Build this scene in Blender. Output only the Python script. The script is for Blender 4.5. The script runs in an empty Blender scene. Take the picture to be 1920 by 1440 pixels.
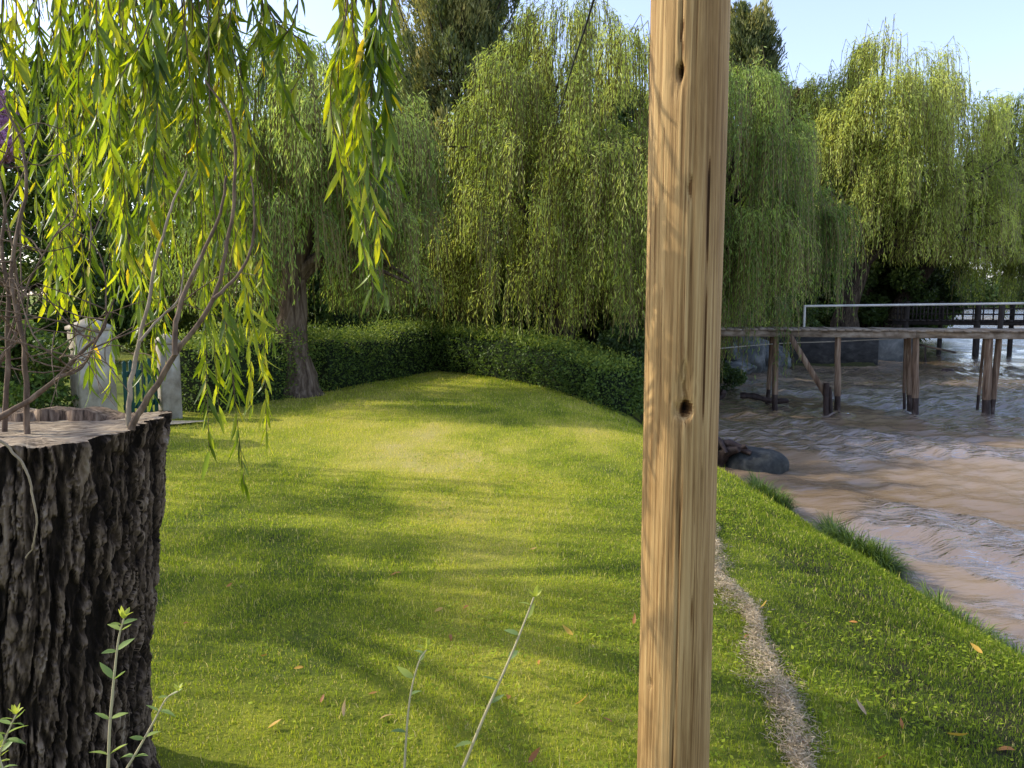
import bpy, math, random
import numpy as np
from mathutils import Vector

SC = bpy.context.scene
COL = SC.collection
rng = np.random.default_rng(7)
random.seed(7)

# ------------------------------------------------------------------ camera maths
F = 1443.0
TH = math.atan(160.0 / F)
EYE = np.array([0.0, 0.0, 1.6])
FW = np.array([0, math.cos(TH), -math.sin(TH)])
UP = np.array([0, math.sin(TH), math.cos(TH)])
WL = -0.70            # water level


def at(px, py, Y):
    """world point seen at that place of the photograph, Y metres ahead"""
    d = np.array([(px - 960) / F, 0, 0]) + UP * ((720 - py) / F) + FW
    return EYE + d * (Y / d[1])


def onz(px, py, z=0.0):
    d = np.array([(px - 960) / F, 0, 0]) + UP * ((720 - py) / F) + FW
    return EYE + d * ((z - 1.6) / d[2])


# ------------------------------------------------------------------ noise
def _hash(ix, iy, seed):
    n = (ix.astype(np.int64) * 374761393 + iy.astype(np.int64) * 668265263 + seed * 1442695041) & 0x7fffffff
    n = ((n ^ (n >> 13)) * 1274126177) & 0x7fffffff
    n = ((n ^ (n >> 16)) * 668265263) & 0x7fffffff
    return ((n ^ (n >> 15)) & 0xffff) / 65535.0


def vnoise(x, y, seed=0):
    x = np.asarray(x, float); y = np.asarray(y, float)
    ix = np.floor(x); iy = np.floor(y)
    fx = x - ix; fy = y - iy
    fx = fx * fx * (3 - 2 * fx); fy = fy * fy * (3 - 2 * fy)
    a = _hash(ix, iy, seed); b = _hash(ix + 1, iy, seed)
    c = _hash(ix, iy + 1, seed); d = _hash(ix + 1, iy + 1, seed)
    return (a * (1 - fx) + b * fx) * (1 - fy) + (c * (1 - fx) + d * fx) * fy


def fbm(x, y, seed=0, oct=4):
    s = 0; a = 0.5; t = 0
    for o in range(oct):
        s = s + a * vnoise(np.asarray(x) * 2 ** o + 17.3 * o, np.asarray(y) * 2 ** o - 9.1 * o, seed + o)
        t += a; a *= 0.5
    return s / t


def sstep(a, b, x):
    t = np.clip((x - a) / (b - a), 0, 1)
    return t * t * (3 - 2 * t)


# ------------------------------------------------------------------ geometry collector
class Geo:
    def __init__(s):
        s.v = []; s.n = 0; s.f = []

    def add(s, v, faces, tint=0.5, mat=0):
        """v (N,3); faces list of int arrays (M,k); tint scalar / per face array"""
        v = np.asarray(v, float).reshape(-1, 3)
        for fa in faces:
            fa = np.asarray(fa, np.int64)
            if len(fa) == 0: continue
            t = np.broadcast_to(np.asarray(tint, float), (len(fa),)) if np.ndim(tint) == 0 else np.asarray(tint, float)
            s.f.append((fa + s.n, t, mat))
        s.v.append(v); s.n += len(v)

    def build(s, name, mats, parent=None, smooth=True):
        me = bpy.data.meshes.new(name)
        V = np.concatenate(s.v)
        loops = np.concatenate([f.ravel() for f, t, m in s.f])
        sizes = np.concatenate([np.full(len(f), f.shape[1]) for f, t, m in s.f])
        tints = np.concatenate([t for f, t, m in s.f])
        mi = np.concatenate([np.full(len(f), m) for f, t, m in s.f])
        me.vertices.add(len(V)); me.vertices.foreach_set('co', V.astype(np.float32).ravel())
        me.loops.add(len(loops)); me.loops.foreach_set('vertex_index', loops.astype(np.int32))
        me.polygons.add(len(sizes))
        st = np.concatenate([[0], np.cumsum(sizes)[:-1]])
        me.polygons.foreach_set('loop_start', st.astype(np.int32))
        me.polygons.foreach_set('material_index', mi.astype(np.int32))
        if smooth: me.polygons.foreach_set('use_smooth', np.ones(len(sizes), bool))
        me.update(calc_edges=True)
        a = me.attributes.new('tint', 'FLOAT', 'FACE')
        a.data.foreach_set('value', tints.astype(np.float32))
        for m in (mats if isinstance(mats, (list, tuple)) else [mats]):
            me.materials.append(m)
        o = bpy.data.objects.new(name, me); COL.objects.link(o)
        if parent is not None:
            o.parent = parent
            o.location = -parent.location
            if parent.parent is not None:
                pass
        return o


def tag(o, label, cat, group=None):
    o['label'] = label; o['category'] = cat
    if group: o['group'] = group
    return o


def thing(name, label, cat, loc=(0, 0, 0), group=None):
    o = bpy.data.objects.new(name, None); COL.objects.link(o)
    o.location = Vector(tuple(float(c) for c in loc)); o.empty_display_size = 0.1
    return tag(o, label, cat, group)


def norm(a):
    return a / np.maximum(np.linalg.norm(a, axis=-1, keepdims=True), 1e-9)


def tube(g, pts, rad, k=8, tint=0.5, mat=0, cap=True, rough=0.0, seed=1):
    pts = np.asarray(pts, float); n = len(pts)
    rad = np.broadcast_to(np.asarray(rad, float), (n,))
    T = norm(np.gradient(pts, axis=0))
    ref = np.array([0.31, 0.93, 0.2]) if abs(T[0][1]) < 0.8 else np.array([0.95, 0.1, 0.3])
    A = norm(np.cross(T, ref)); B = np.cross(T, A)
    an = np.arange(k) * 2 * math.pi / k
    r = rad[:, None] * np.ones((n, k))
    if rough:
        r = r * (1 + rough * (2 * vnoise(np.arange(n)[:, None] * 0.6 + 0 * an[None], np.cos(an)[None] * 2 + np.sin(an)[None] * 3.1 + 7, seed) - 1))
    V = pts[:, None, :] + r[..., None] * (np.cos(an)[None, :, None] * A[:, None, :] + np.sin(an)[None, :, None] * B[:, None, :])
    i = np.arange(n - 1)[:, None] * k; j = np.arange(k)[None, :]
    j2 = (j + 1) % k
    q = np.stack([i + j, i + j2, i + k + j2, i + k + j], -1).reshape(-1, 4)
    fs = [q]
    V = V.reshape(-1, 3)
    g.add(V, fs, tint, mat)
    if cap:
        g.add(V[-k:], [np.arange(k)[None, :]], tint, mat)
        g.add(V[:k], [np.arange(k)[None, ::-1]], tint, mat)


def spline(P, n):
    """Catmull-Rom through control points"""
    P = np.asarray(P, float)
    if len(P) == 2:
        t = np.linspace(0, 1, n)[:, None]
        return P[0] * (1 - t) + P[1] * t
    Q = np.vstack([2 * P[0] - P[1], P, 2 * P[-1] - P[-2]])
    out = []
    for u in np.linspace(0, len(P) - 1 - 1e-6, n):
        i = int(u); t = u - i
        a, b, c, d = Q[i], Q[i + 1], Q[i + 2], Q[i + 3]
        out.append(0.5 * (2 * b + (c - a) * t + (2 * a - 5 * b + 4 * c - d) * t * t + (3 * b - a - 3 * c + d) * t ** 3))
    return np.array(out)


def box(g, c, size, rz=0.0, tint=0.5, mat=0, bev=0.0):
    sx, sy, sz = [a / 2 for a in size]
    if bev <= 0:
        v = np.array([[x, y, z] for z in (-sz, sz) for x, y in ((-sx, -sy), (sx, -sy), (sx, sy), (-sx, sy))])
        f = [[3, 2, 1, 0], [4, 5, 6, 7], [0, 1, 5, 4], [1, 2, 6, 5], [2, 3, 7, 6], [3, 0, 4, 7]]
    else:
        b = bev
        v = []
        for z, ins in ((-sz, b), (-sz + b, 0), (sz - b, 0), (sz, b)):
            for x, y in ((-sx + b + 0, -sy), (sx - b, -sy), (sx, -sy + b), (sx, sy - b), (sx - b, sy), (-sx + b, sy), (-sx, sy - b), (-sx, -sy + b)):
                v.append([x * (1 - ins / sx) if ins else x, y * (1 - ins / sy) if ins else y, z])
        v = np.array(v); f = [list(range(7, -1, -1)), list(range(24, 32))]
        qs = []
        for l in range(3):
            for i in range(8):
                qs.append([l * 8 + i, l * 8 + (i + 1) % 8, (l + 1) * 8 + (i + 1) % 8, (l + 1) * 8 + i])
    ca, sa = math.cos(rz), math.sin(rz)
    v = np.stack([v[:, 0] * ca - v[:, 1] * sa, v[:, 0] * sa + v[:, 1] * ca, v[:, 2]], -1) + np.asarray(c)
    if bev <= 0: g.add(v, [np.array(f)], tint, mat)
    else: g.add(v, [np.array(f), np.array(qs)], tint, mat)


def bar(g, a, b, w, h, tint=0.5, mat=0):
    """rectangular bar from a to b, w across (horizontal), h high"""
    a = np.asarray(a, float); b = np.asarray(b, float)
    T = norm(b - a)
    ref = np.array([0, 0, 1.0]) if abs(T[2]) < 0.9 else np.array([0, 1.0, 0])
    S = norm(np.cross(T, ref)); U = np.cross(S, T)
    v = []
    for p in (a, b):
        for i, j in ((-1, -1), (1, -1), (1, 1), (-1, 1)):
            v.append(p + S * i * w / 2 + U * j * h / 2)
    f = np.array([[3, 2, 1, 0], [4, 5, 6, 7], [0, 1, 5, 4], [1, 2, 6, 5], [2, 3, 7, 6], [3, 0, 4, 7]])
    g.add(np.array(v), [f], tint, mat)


def leaves(g, P, D, L, W, tint, mat=0, S=None, r=rng):
    """flat lance-shaped leaves, one quad each"""
    n = len(P)
    if n == 0: return
    if S is None: S = r.normal(size=(n, 3))
    S = norm(np.cross(D, S))
    L = np.broadcast_to(L, (n,))[:, None]; W = np.broadcast_to(W, (n,))[:, None]
    m = P + D * L * 0.42
    V = np.stack([P, m + S * W / 2, P + D * L, m - S * W / 2], 1).reshape(-1, 3)
    g.add(V, [np.arange(4 * n).reshape(n, 4)], np.broadcast_to(tint, (n,)).copy(), mat)


def leaves_fine(g, P, D, L, W, tint, mat=0, curl=0.25, r=rng, S=None):
    """folded and curved leaves for the foreground"""
    n = len(P)
    if S is None: S = r.normal(size=(n, 3))
    S = norm(np.cross(D, S)); N = np.cross(S, D)
    L = np.broadcast_to(L, (n,))[:, None]; W = np.broadcast_to(W, (n,))[:, None]
    cu = (r.normal(size=(n, 1)) * curl)
    rows = []
    for t, w in ((0, 0.05), (0.22, 0.8), (0.5, 1.0), (0.78, 0.6), (1.0, 0.03)):
        c = P + D * L * t + N * L * cu * t * t
        f = W * w * 0.18
        rows += [c + S * W * w / 2 + N * f, c, c - S * W * w / 2 + N * f]
    V = np.stack(rows, 1)
    base = np.arange(n)[:, None] * 15
    q = []
    for i in range(4):
        for j in (0, 1):
            q.append(np.stack([base[:, 0] + i * 3 + j, base[:, 0] + i * 3 + j + 1, base[:, 0] + i * 3 + 4 + j, base[:, 0] + i * 3 + 3 + j], -1))
    q = np.concatenate(q)
    g.add(V.reshape(-1, 3), [q], np.tile(np.broadcast_to(tint, (n,)), 8), mat)


# ------------------------------------------------------------------ materials
def newmat(name):
    m = bpy.data.materials.new(name); m.use_nodes = True
    nt = m.node_tree; nt.nodes.clear()
    out = nt.nodes.new('ShaderNodeOutputMaterial')
    return m, nt, out


def N(nt, t, **kw):
    n = nt.nodes.new(t)
    for k, v in kw.items():
        if k.startswith('i_'):
            n.inputs[k[2:].replace('_', ' ')].default_value = v
        else: setattr(n, k, v)
    return n


def ramp(nt, src, stops):
    r = nt.nodes.new('ShaderNodeValToRGB')
    e = r.color_ramp.elements
    while len(e) > 1: e.remove(e[-1])
    e[0].position = stops[0][0]; e[0].color = (*stops[0][1], 1)
    for p, c in stops[1:]:
        x = e.new(p); x.color = (*c, 1)
    nt.links.new(src, r.inputs['Fac'])
    return r


def leaf_mat(name, stops, trans=0.4, gain=(1.25, 1.2, 0.7), rough=0.5, spec=0.35):
    m, nt, out = newmat(name)
    at_ = N(nt, 'ShaderNodeAttribute', attribute_name='tint')
    rp = ramp(nt, at_.outputs['Fac'], stops)
    b = N(nt, 'ShaderNodeBsdfPrincipled'); b.inputs['Roughness'].default_value = rough
    b.inputs['Specular IOR Level'].default_value = spec
    nt.links.new(rp.outputs['Color'], b.inputs['Base Color'])
    mul = N(nt, 'ShaderNodeMix', data_type='RGBA', blend_type='MULTIPLY'); mul.inputs['Factor'].default_value = 1
    mul.inputs['B'].default_value = (*gain, 1)
    nt.links.new(rp.outputs['Color'], mul.inputs['A'])
    t = N(nt, 'ShaderNodeBsdfTranslucent'); nt.links.new(mul.outputs['Result'], t.inputs['Color'])
    mx = N(nt, 'ShaderNodeMixShader'); mx.inputs['Fac'].default_value = trans
    nt.links.new(b.outputs[0], mx.inputs[1]); nt.links.new(t.outputs[0], mx.inputs[2])
    nt.links.new(mx.outputs[0], out.inputs['Surface'])
    return m


def noise_mat(name, stops, scale=(8, 8, 2), detail=8, rough=0.85, bump=0.3, bdist=0.02, spec=0.2, dist=0.4, tintmix=None, second=None):
    """noise-driven diffuse surface in object space"""
    m, nt, out = newmat(name)
    tc = N(nt, 'ShaderNodeTexCoord'); mp = N(nt, 'ShaderNodeMapping'); mp.inputs['Scale'].default_value = scale
    nt.links.new(tc.outputs['Object'], mp.inputs['Vector'])
    no = N(nt, 'ShaderNodeTexNoise'); no.inputs['Scale'].default_value = 1; no.inputs['Detail'].default_value = detail
    no.inputs['Roughness'].default_value = 0.62; no.inputs['Distortion'].default_value = dist
    nt.links.new(mp.outputs[0], no.inputs['Vector'])
    rp = ramp(nt, no.outputs['Fac'], stops)
    colour = rp.outputs['Color']
    if second:            # large soft blotches multiplied on top
        n2 = N(nt, 'ShaderNodeTexNoise'); n2.inputs['Scale'].default_value = second[0]; n2.inputs['Detail'].default_value = 4
        nt.links.new(tc.outputs['Object'], n2.inputs['Vector'])
        r2 = ramp(nt, n2.outputs['Fac'], second[1])
        mu = N(nt, 'ShaderNodeMix', data_type='RGBA', blend_type='MULTIPLY'); mu.inputs['Factor'].default_value = 1
        nt.links.new(colour, mu.inputs['A']); nt.links.new(r2.outputs['Color'], mu.inputs['B'])
        colour = mu.outputs['Result']
    b = N(nt, 'ShaderNodeBsdfPrincipled'); b.inputs['Roughness'].default_value = rough
    b.inputs['Specular IOR Level'].default_value = spec
    nt.links.new(colour, b.inputs['Base Color'])
    if bump:
        bp = N(nt, 'ShaderNodeBump'); bp.inputs['Strength'].default_value = bump; bp.inputs['Distance'].default_value = bdist
        nt.links.new(no.outputs['Fac'], bp.inputs['Height']); nt.links.new(bp.outputs[0], b.inputs['Normal'])
    nt.links.new(b.outputs[0], out.inputs['Surface'])
    return m


def tint_mat(name, stops, nscale=(60, 60, 60), namp=0.35, rough=0.9, bump=0.4, bdist=0.004):
    """colour from the tint attribute, broken up by fine noise"""
    m, nt, out = newmat(name)
    a = N(nt, 'ShaderNodeAttribute', attribute_name='tint')
    tc = N(nt, 'ShaderNodeTexCoord'); mp = N(nt, 'ShaderNodeMapping'); mp.inputs['Scale'].default_value = nscale
    nt.links.new(tc.outputs['Object'], mp.inputs['Vector'])
    no = N(nt, 'ShaderNodeTexNoise'); no.inputs['Scale'].default_value = 1; no.inputs['Detail'].default_value = 6
    no.inputs['Roughness'].default_value = 0.65
    nt.links.new(mp.outputs[0], no.inputs['Vector'])
    ma = N(nt, 'ShaderNodeMath', operation='MULTIPLY_ADD'); ma.inputs[1].default_value = namp * 2; ma.inputs[2].default_value = -namp
    nt.links.new(no.outputs['Fac'], ma.inputs[0])
    ad = N(nt, 'ShaderNodeMath', operation='ADD'); nt.links.new(a.outputs['Fac'], ad.inputs[0]); nt.links.new(ma.outputs[0], ad.inputs[1])
    rp = ramp(nt, ad.outputs[0], stops)
    b = N(nt, 'ShaderNodeBsdfPrincipled'); b.inputs['Roughness'].default_value = rough; b.inputs['Specular IOR Level'].default_value = 0.15
    nt.links.new(rp.outputs['Color'], b.inputs['Base Color'])
    bp = N(nt, 'ShaderNodeBump'); bp.inputs['Strength'].default_value = bump; bp.inputs['Distance'].default_value = bdist
    nt.links.new(no.outputs['Fac'], bp.inputs['Height']); nt.links.new(bp.outputs[0], b.inputs['Normal'])
    nt.links.new(b.outputs[0], out.inputs['Surface'])
    return m


M = {}
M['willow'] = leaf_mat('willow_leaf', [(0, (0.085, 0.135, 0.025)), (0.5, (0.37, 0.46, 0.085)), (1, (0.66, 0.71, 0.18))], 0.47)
M['willow_shade'] = leaf_mat('willow_leaf_shaded', [(0, (0.075, 0.13, 0.03)), (0.5, (0.28, 0.40, 0.08)), (1, (0.52, 0.61, 0.16))], 0.47)  # darker copy of the willow leaf, shade put into its colour
M['willow_near'] = leaf_mat('willow_leaf_near', [(0, (0.05, 0.09, 0.015)), (0.5, (0.15, 0.225, 0.024)), (0.85, (0.36, 0.41, 0.03)), (0.95, (0.5, 0.44, 0.03)), (1, (0.5, 0.36, 0.03))], 0.55, (1.85, 1.7, 0.35), 0.38, 0.5)
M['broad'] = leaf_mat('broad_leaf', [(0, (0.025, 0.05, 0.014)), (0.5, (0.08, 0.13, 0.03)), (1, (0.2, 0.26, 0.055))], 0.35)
M['conifer'] = leaf_mat('conifer_needle', [(0, (0.05, 0.075, 0.026)), (0.5, (0.17, 0.20, 0.065)), (1, (0.46, 0.41, 0.15))], 0.35)
M['rusty'] = leaf_mat('rusty_leaf', [(0, (0.06, 0.06, 0.02)), (0.5, (0.12, 0.10, 0.03)), (1, (0.22, 0.13, 0.06))], 0.3)
M['pink'] = leaf_mat('pink_blossom', [(0, (0.2, 0.13, 0.14)), (0.4, (0.5, 0.24, 0.38)), (1, (0.75, 0.42, 0.62))], 0.35, (1, 1, 1))
M['hedge'] = leaf_mat('hedge_leaf', [(0, (0.035, 0.065, 0.016)), (0.5, (0.12, 0.19, 0.035)), (1, (0.4, 0.46, 0.08))], 0.35, rough=0.55, spec=0.25)
M['grass'] = leaf_mat('grass_blade', [(0, (0.13, 0.2, 0.02)), (0.3, (0.34, 0.42, 0.034)), (0.55, (0.53, 0.54, 0.06)), (0.8, (0.66, 0.57, 0.2)), (1, (0.68, 0.57, 0.32))], 0.45, (1.2, 1.15, 0.5), 0.6, 0.15)
M['weed'] = leaf_mat('weed_leaf', [(0, (0.12, 0.19, 0.06)), (0.6, (0.28, 0.38, 0.12)), (1, (0.5, 0.54, 0.08))], 0.4)
M['stalk'] = leaf_mat('weed_stalk', [(0, (0.3, 0.2, 0.12)), (0.5, (0.46, 0.4, 0.24)), (1, (0.25, 0.3, 0.1))], 0.1)
M['fallen'] = leaf_mat('fallen_leaf', [(0, (0.3, 0.12, 0.05)), (0.5, (0.5, 0.22, 0.05)), (0.8, (0.6, 0.38, 0.06)), (1, (0.5, 0.34, 0.2))], 0.25)
M['bark'] = noise_mat('bark_dark', [(0.3, (0.012, 0.009, 0.007)), (0.5, (0.06, 0.045, 0.033)), (0.72, (0.15, 0.115, 0.085))], (14, 14, 2.2), 9, 0.95, 1.0, 0.05, 0.1, 0.8)
M['bark_pale'] = noise_mat('bark_brown', [(0.3, (0.03, 0.02, 0.014)), (0.5, (0.12, 0.085, 0.06)), (0.72, (0.26, 0.2, 0.15))], (13, 13, 2.0), 9, 0.95, 1.0, 0.05, 0.1, 0.8)
M['twig'] = noise_mat('twig_bark', [(0.3, (0.055, 0.034, 0.022)), (0.55, (0.15, 0.1, 0.065)), (0.75, (0.28, 0.205, 0.14))], (40, 40, 12), 6, 0.8, 0.3, 0.003)
M['twig_pale'] = noise_mat('twig_pale', [(0.3, (0.2, 0.15, 0.10)), (0.7, (0.38, 0.3, 0.21))], (40, 40, 12), 5, 0.8, 0.2, 0.002)
M['twig_green'] = noise_mat('twig_green', [(0.3, (0.09, 0.06, 0.025)), (0.7, (0.2, 0.16, 0.05))], (40, 40, 12), 4, 0.7, 0.1, 0.002)
M['stump_bark'] = tint_mat('stump_bark', [(0.0, (0.010, 0.007, 0.005)), (0.25, (0.045, 0.031, 0.021)), (0.55, (0.16, 0.115, 0.08)), (0.85, (0.28, 0.22, 0.165)), (1.0, (0.36, 0.33, 0.27))], (55, 55, 14), 0.3, 0.95, 0.8, 0.008)
M['stump_wood'] = noise_mat('sawn_wood', [(0.36, (0.09, 0.065, 0.045)), (0.5, (0.28, 0.215, 0.15)), (0.68, (0.44, 0.36, 0.26))], (14, 46, 14), 8, 0.85, 0.7, 0.01, 0.15, 1.2)
M['split_wood'] = noise_mat('split_wood', [(0.35, (0.05, 0.032, 0.02)), (0.5, (0.18, 0.12, 0.08)), (0.7, (0.34, 0.25, 0.17))], (70, 70, 5), 6, 0.85, 0.9, 0.01)
M['jetty_wood'] = noise_mat('weathered_plank', [(0.3, (0.10, 0.075, 0.05)), (0.5, (0.23, 0.18, 0.13)), (0.72, (0.38, 0.33, 0.26))], (5, 5, 9), 7, 0.85, 0.4, 0.01)
M['jetty_post'] = noise_mat('jetty_post', [(0.3, (0.05, 0.03, 0.02)), (0.5, (0.17, 0.11, 0.07)), (0.72, (0.34, 0.26, 0.18))], (22, 22, 1.6), 7, 0.85, 0.6, 0.02)
M['black_wood'] = noise_mat('tarred_wood', [(0.3, (0.012, 0.011, 0.01)), (0.7, (0.05, 0.04, 0.035))], (12, 12, 3), 6, 0.8, 0.4, 0.02)
M['wet_wood'] = noise_mat('waterlogged_wood', [(0.3, (0.015, 0.010, 0.008)), (0.6, (0.05, 0.032, 0.026)), (0.75, (0.16, 0.13, 0.11))], (12, 12, 5), 6, 0.55, 0.5, 0.02)
M['pipe'] = noise_mat('pale_pipe', [(0.3, (0.42, 0.41, 0.37)), (0.7, (0.66, 0.64, 0.58))], (3, 3, 3), 5, 0.5, 0.05, 0.002)
M['stone'] = noise_mat('pillar_plaster', [(0.3, (0.26, 0.22, 0.17)), (0.5, (0.42, 0.37, 0.29)), (0.7, (0.56, 0.51, 0.43))], (7, 7, 5), 8, 0.9, 0.4, 0.02, second=(2.2, [(0.3, (0.55, 0.53, 0.5)), (0.6, (1, 1, 1))]))
M['green_paint'] = noise_mat('green_paint', [(0.3, (0.008, 0.045, 0.035)), (0.7, (0.02, 0.085, 0.065))], (14, 14, 4), 6, 0.55, 0.2, 0.004)
M['rock'] = noise_mat('dark_rock', [(0.3, (0.018, 0.019, 0.018)), (0.55, (0.045, 0.047, 0.043)), (0.75, (0.09, 0.088, 0.078))], (9, 9, 9), 8, 0.75, 0.5, 0.02)
M['tarp'] = noise_mat('grey_sheet', [(0.3, (0.035, 0.04, 0.04)), (0.55, (0.10, 0.105, 0.10)), (0.75, (0.2, 0.2, 0.185))], (2.4, 2.4, 2.4), 7, 0.7, 0.3, 0.03)
M['wall_dark'] = noise_mat('damp_wall', [(0.3, (0.012, 0.012, 0.011)), (0.55, (0.035, 0.033, 0.03)), (0.75, (0.08, 0.075, 0.065))], (3, 3, 5), 8, 0.9, 0.5, 0.03)
M['plaster'] = noise_mat('cream_plaster', [(0.3, (0.42, 0.36, 0.25)), (0.7, (0.62, 0.55, 0.42))], (2, 2, 2), 6, 0.9, 0.2, 0.01)
M['roof'] = noise_mat('dull_roof', [(0.3, (0.10, 0.045, 0.03)), (0.7, (0.2, 0.1, 0.065))], (6, 6, 6), 5, 0.9, 0.3, 0.02)
M['cable'] = noise_mat('black_cable', [(0.3, (0.012, 0.012, 0.012)), (0.7, (0.025, 0.025, 0.025))], (20, 20, 20), 3, 0.6, 0.0)
M['hedge_core'] = noise_mat('hedge_core', [(0.3, (0.006, 0.010, 0.004)), (0.7, (0.022, 0.034, 0.012))], (9, 9, 9), 5, 1.0, 0.3, 0.03)
M['path'] = noise_mat('gravel_path', [(0.3, (0.22, 0.19, 0.14)), (0.7, (0.42, 0.38, 0.3))], (30, 30, 30), 8, 0.95, 0.4, 0.01)


def pole_material():
    m, nt, out = newmat('pole_wood')
    L = nt.links.new
    at_ = N(nt, 'ShaderNodeAttribute', attribute_name='tint')
    tc = N(nt, 'ShaderNodeTexCoord')
    # warp coordinates a little so that the grain wanders
    def noise(scale, detail=6, rough=0.6, dist=0.0):
        mp = N(nt, 'ShaderNodeMapping'); mp.inputs['Scale'].default_value = scale
        L(tc.outputs['Object'], mp.inputs['Vector'])
        n = N(nt, 'ShaderNodeTexNoise'); n.inputs['Scale'].default_value = 1; n.inputs['Detail'].default_value = detail
        n.inputs['Roughness'].default_value = rough; n.inputs['Distortion'].default_value = dist
        L(mp.outputs[0], n.inputs['Vector']); return n
    g1 = noise((85, 85, 1.5), 8, 0.68, 0.5)
    g2 = noise((170, 170, 3.0), 4, 0.6, 0.3)
    g3 = noise((9, 9, 2.2), 5, 0.6, 0.2)
    g4 = noise((150, 150, 1.5), 6, 0.62, 0.4)
    r1 = ramp(nt, g1.outputs['Fac'], [(0.24, (0.17, 0.098, 0.04)), (0.42, (0.35, 0.215, 0.088)), (0.56, (0.48, 0.315, 0.138)), (0.78, (0.58, 0.405, 0.2))])
    r2 = ramp(nt, g2.outputs['Fac'], [(0.3, (0.62, 0.58, 0.52)), (0.55, (1, 1, 1)), (0.8, (1.0, 0.98, 0.94))])
    r3 = ramp(nt, g3.outputs['Fac'], [(0.3, (0.62, 0.55, 0.47)), (0.48, (0.92, 0.89, 0.85)), (0.66, (1.0, 1.0, 1.0))])
    r4 = ramp(nt, g4.outputs['Fac'], [(0.33, (0.35, 0.25, 0.17)), (0.42, (1, 1, 1))])
    c = r1.outputs['Color']
    for r in (r2, r3, r4):
        mu = N(nt, 'ShaderNodeMix', data_type='RGBA', blend_type='MULTIPLY'); mu.inputs['Factor'].default_value = 0.9
        L(c, mu.inputs['A']); L(r.outputs['Color'], mu.inputs['B']); c = mu.outputs['Result']
    # knots, cracks and painted shade edge (attribute) darken
    rk = ramp(nt, at_.outputs['Fac'], [(0, (0.03, 0.018, 0.012)), (0.35, (0.35, 0.26, 0.19)), (0.5, (1, 1, 1))])
    mu = N(nt, 'ShaderNodeMix', data_type='RGBA', blend_type='MULTIPLY'); mu.inputs['Factor'].default_value = 1
    L(c, mu.inputs['A']); L(rk.outputs['Color'], mu.inputs['B'])
    b = N(nt, 'ShaderNodeBsdfPrincipled'); b.inputs['Roughness'].default_value = 0.75; b.inputs['Specular IOR Level'].default_value = 0.2
    L(mu.outputs['Result'], b.inputs['Base Color'])
    sm = N(nt, 'ShaderNodeMath', operation='ADD'); L(g1.outputs['Fac'], sm.inputs[0]); L(g2.outputs['Fac'], sm.inputs[1])
    bp = N(nt, 'ShaderNodeBump'); bp.inputs['Strength'].default_value = 0.55; bp.inputs['Distance'].default_value = 0.006
    L(sm.outputs[0], bp.inputs['Height']); L(bp.outputs[0], b.inputs['Normal'])
    L(b.outputs[0], out.inputs['Surface'])
    return m


def ground_material():
    m, nt, out = newmat('lawn_ground')
    L = nt.links.new
    a = N(nt, 'ShaderNodeAttribute', attribute_name='tint')
    tc = N(nt, 'ShaderNodeTexCoord')
    n1 = N(nt, 'ShaderNodeTexNoise'); n1.inputs['Scale'].default_value = 45; n1.inputs['Detail'].default_value = 8; n1.inputs['Roughness'].default_value = 0.7
    L(tc.outputs['Object'], n1.inputs['Vector'])
    ma = N(nt, 'ShaderNodeMath', operation='MULTIPLY_ADD'); ma.inputs[1].default_value = 0.5; ma.inputs[2].default_value = -0.25
    L(n1.outputs['Fac'], ma.inputs[0])
    ad = N(nt, 'ShaderNodeMath', operation='ADD'); L(a.outputs['Fac'], ad.inputs[0]); L(ma.outputs[0], ad.inputs[1])
    rp = ramp(nt, ad.outputs[0], [(0, (0.035, 0.03, 0.018)), (0.12, (0.09, 0.12, 0.02)), (0.35, (0.24, 0.26, 0.03)), (0.6, (0.38, 0.35, 0.06)), (0.85, (0.46, 0.38, 0.15)), (1, (0.5, 0.4, 0.22))])
    b = N(nt, 'ShaderNodeBsdfPrincipled'); b.inputs['Roughness'].default_value = 0.95; b.inputs['Specular IOR Level'].default_value = 0.1
    L(rp.outputs['Color'], b.inputs['Base Color'])
    bp = N(nt, 'ShaderNodeBump'); bp.inputs['Strength'].default_value = 0.8; bp.inputs['Distance'].default_value = 0.03
    L(n1.outputs['Fac'], bp.inputs['Height']); L(bp.outputs[0], b.inputs['Normal'])
    L(b.outputs[0], out.inputs['Surface'])
    return m


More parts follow.
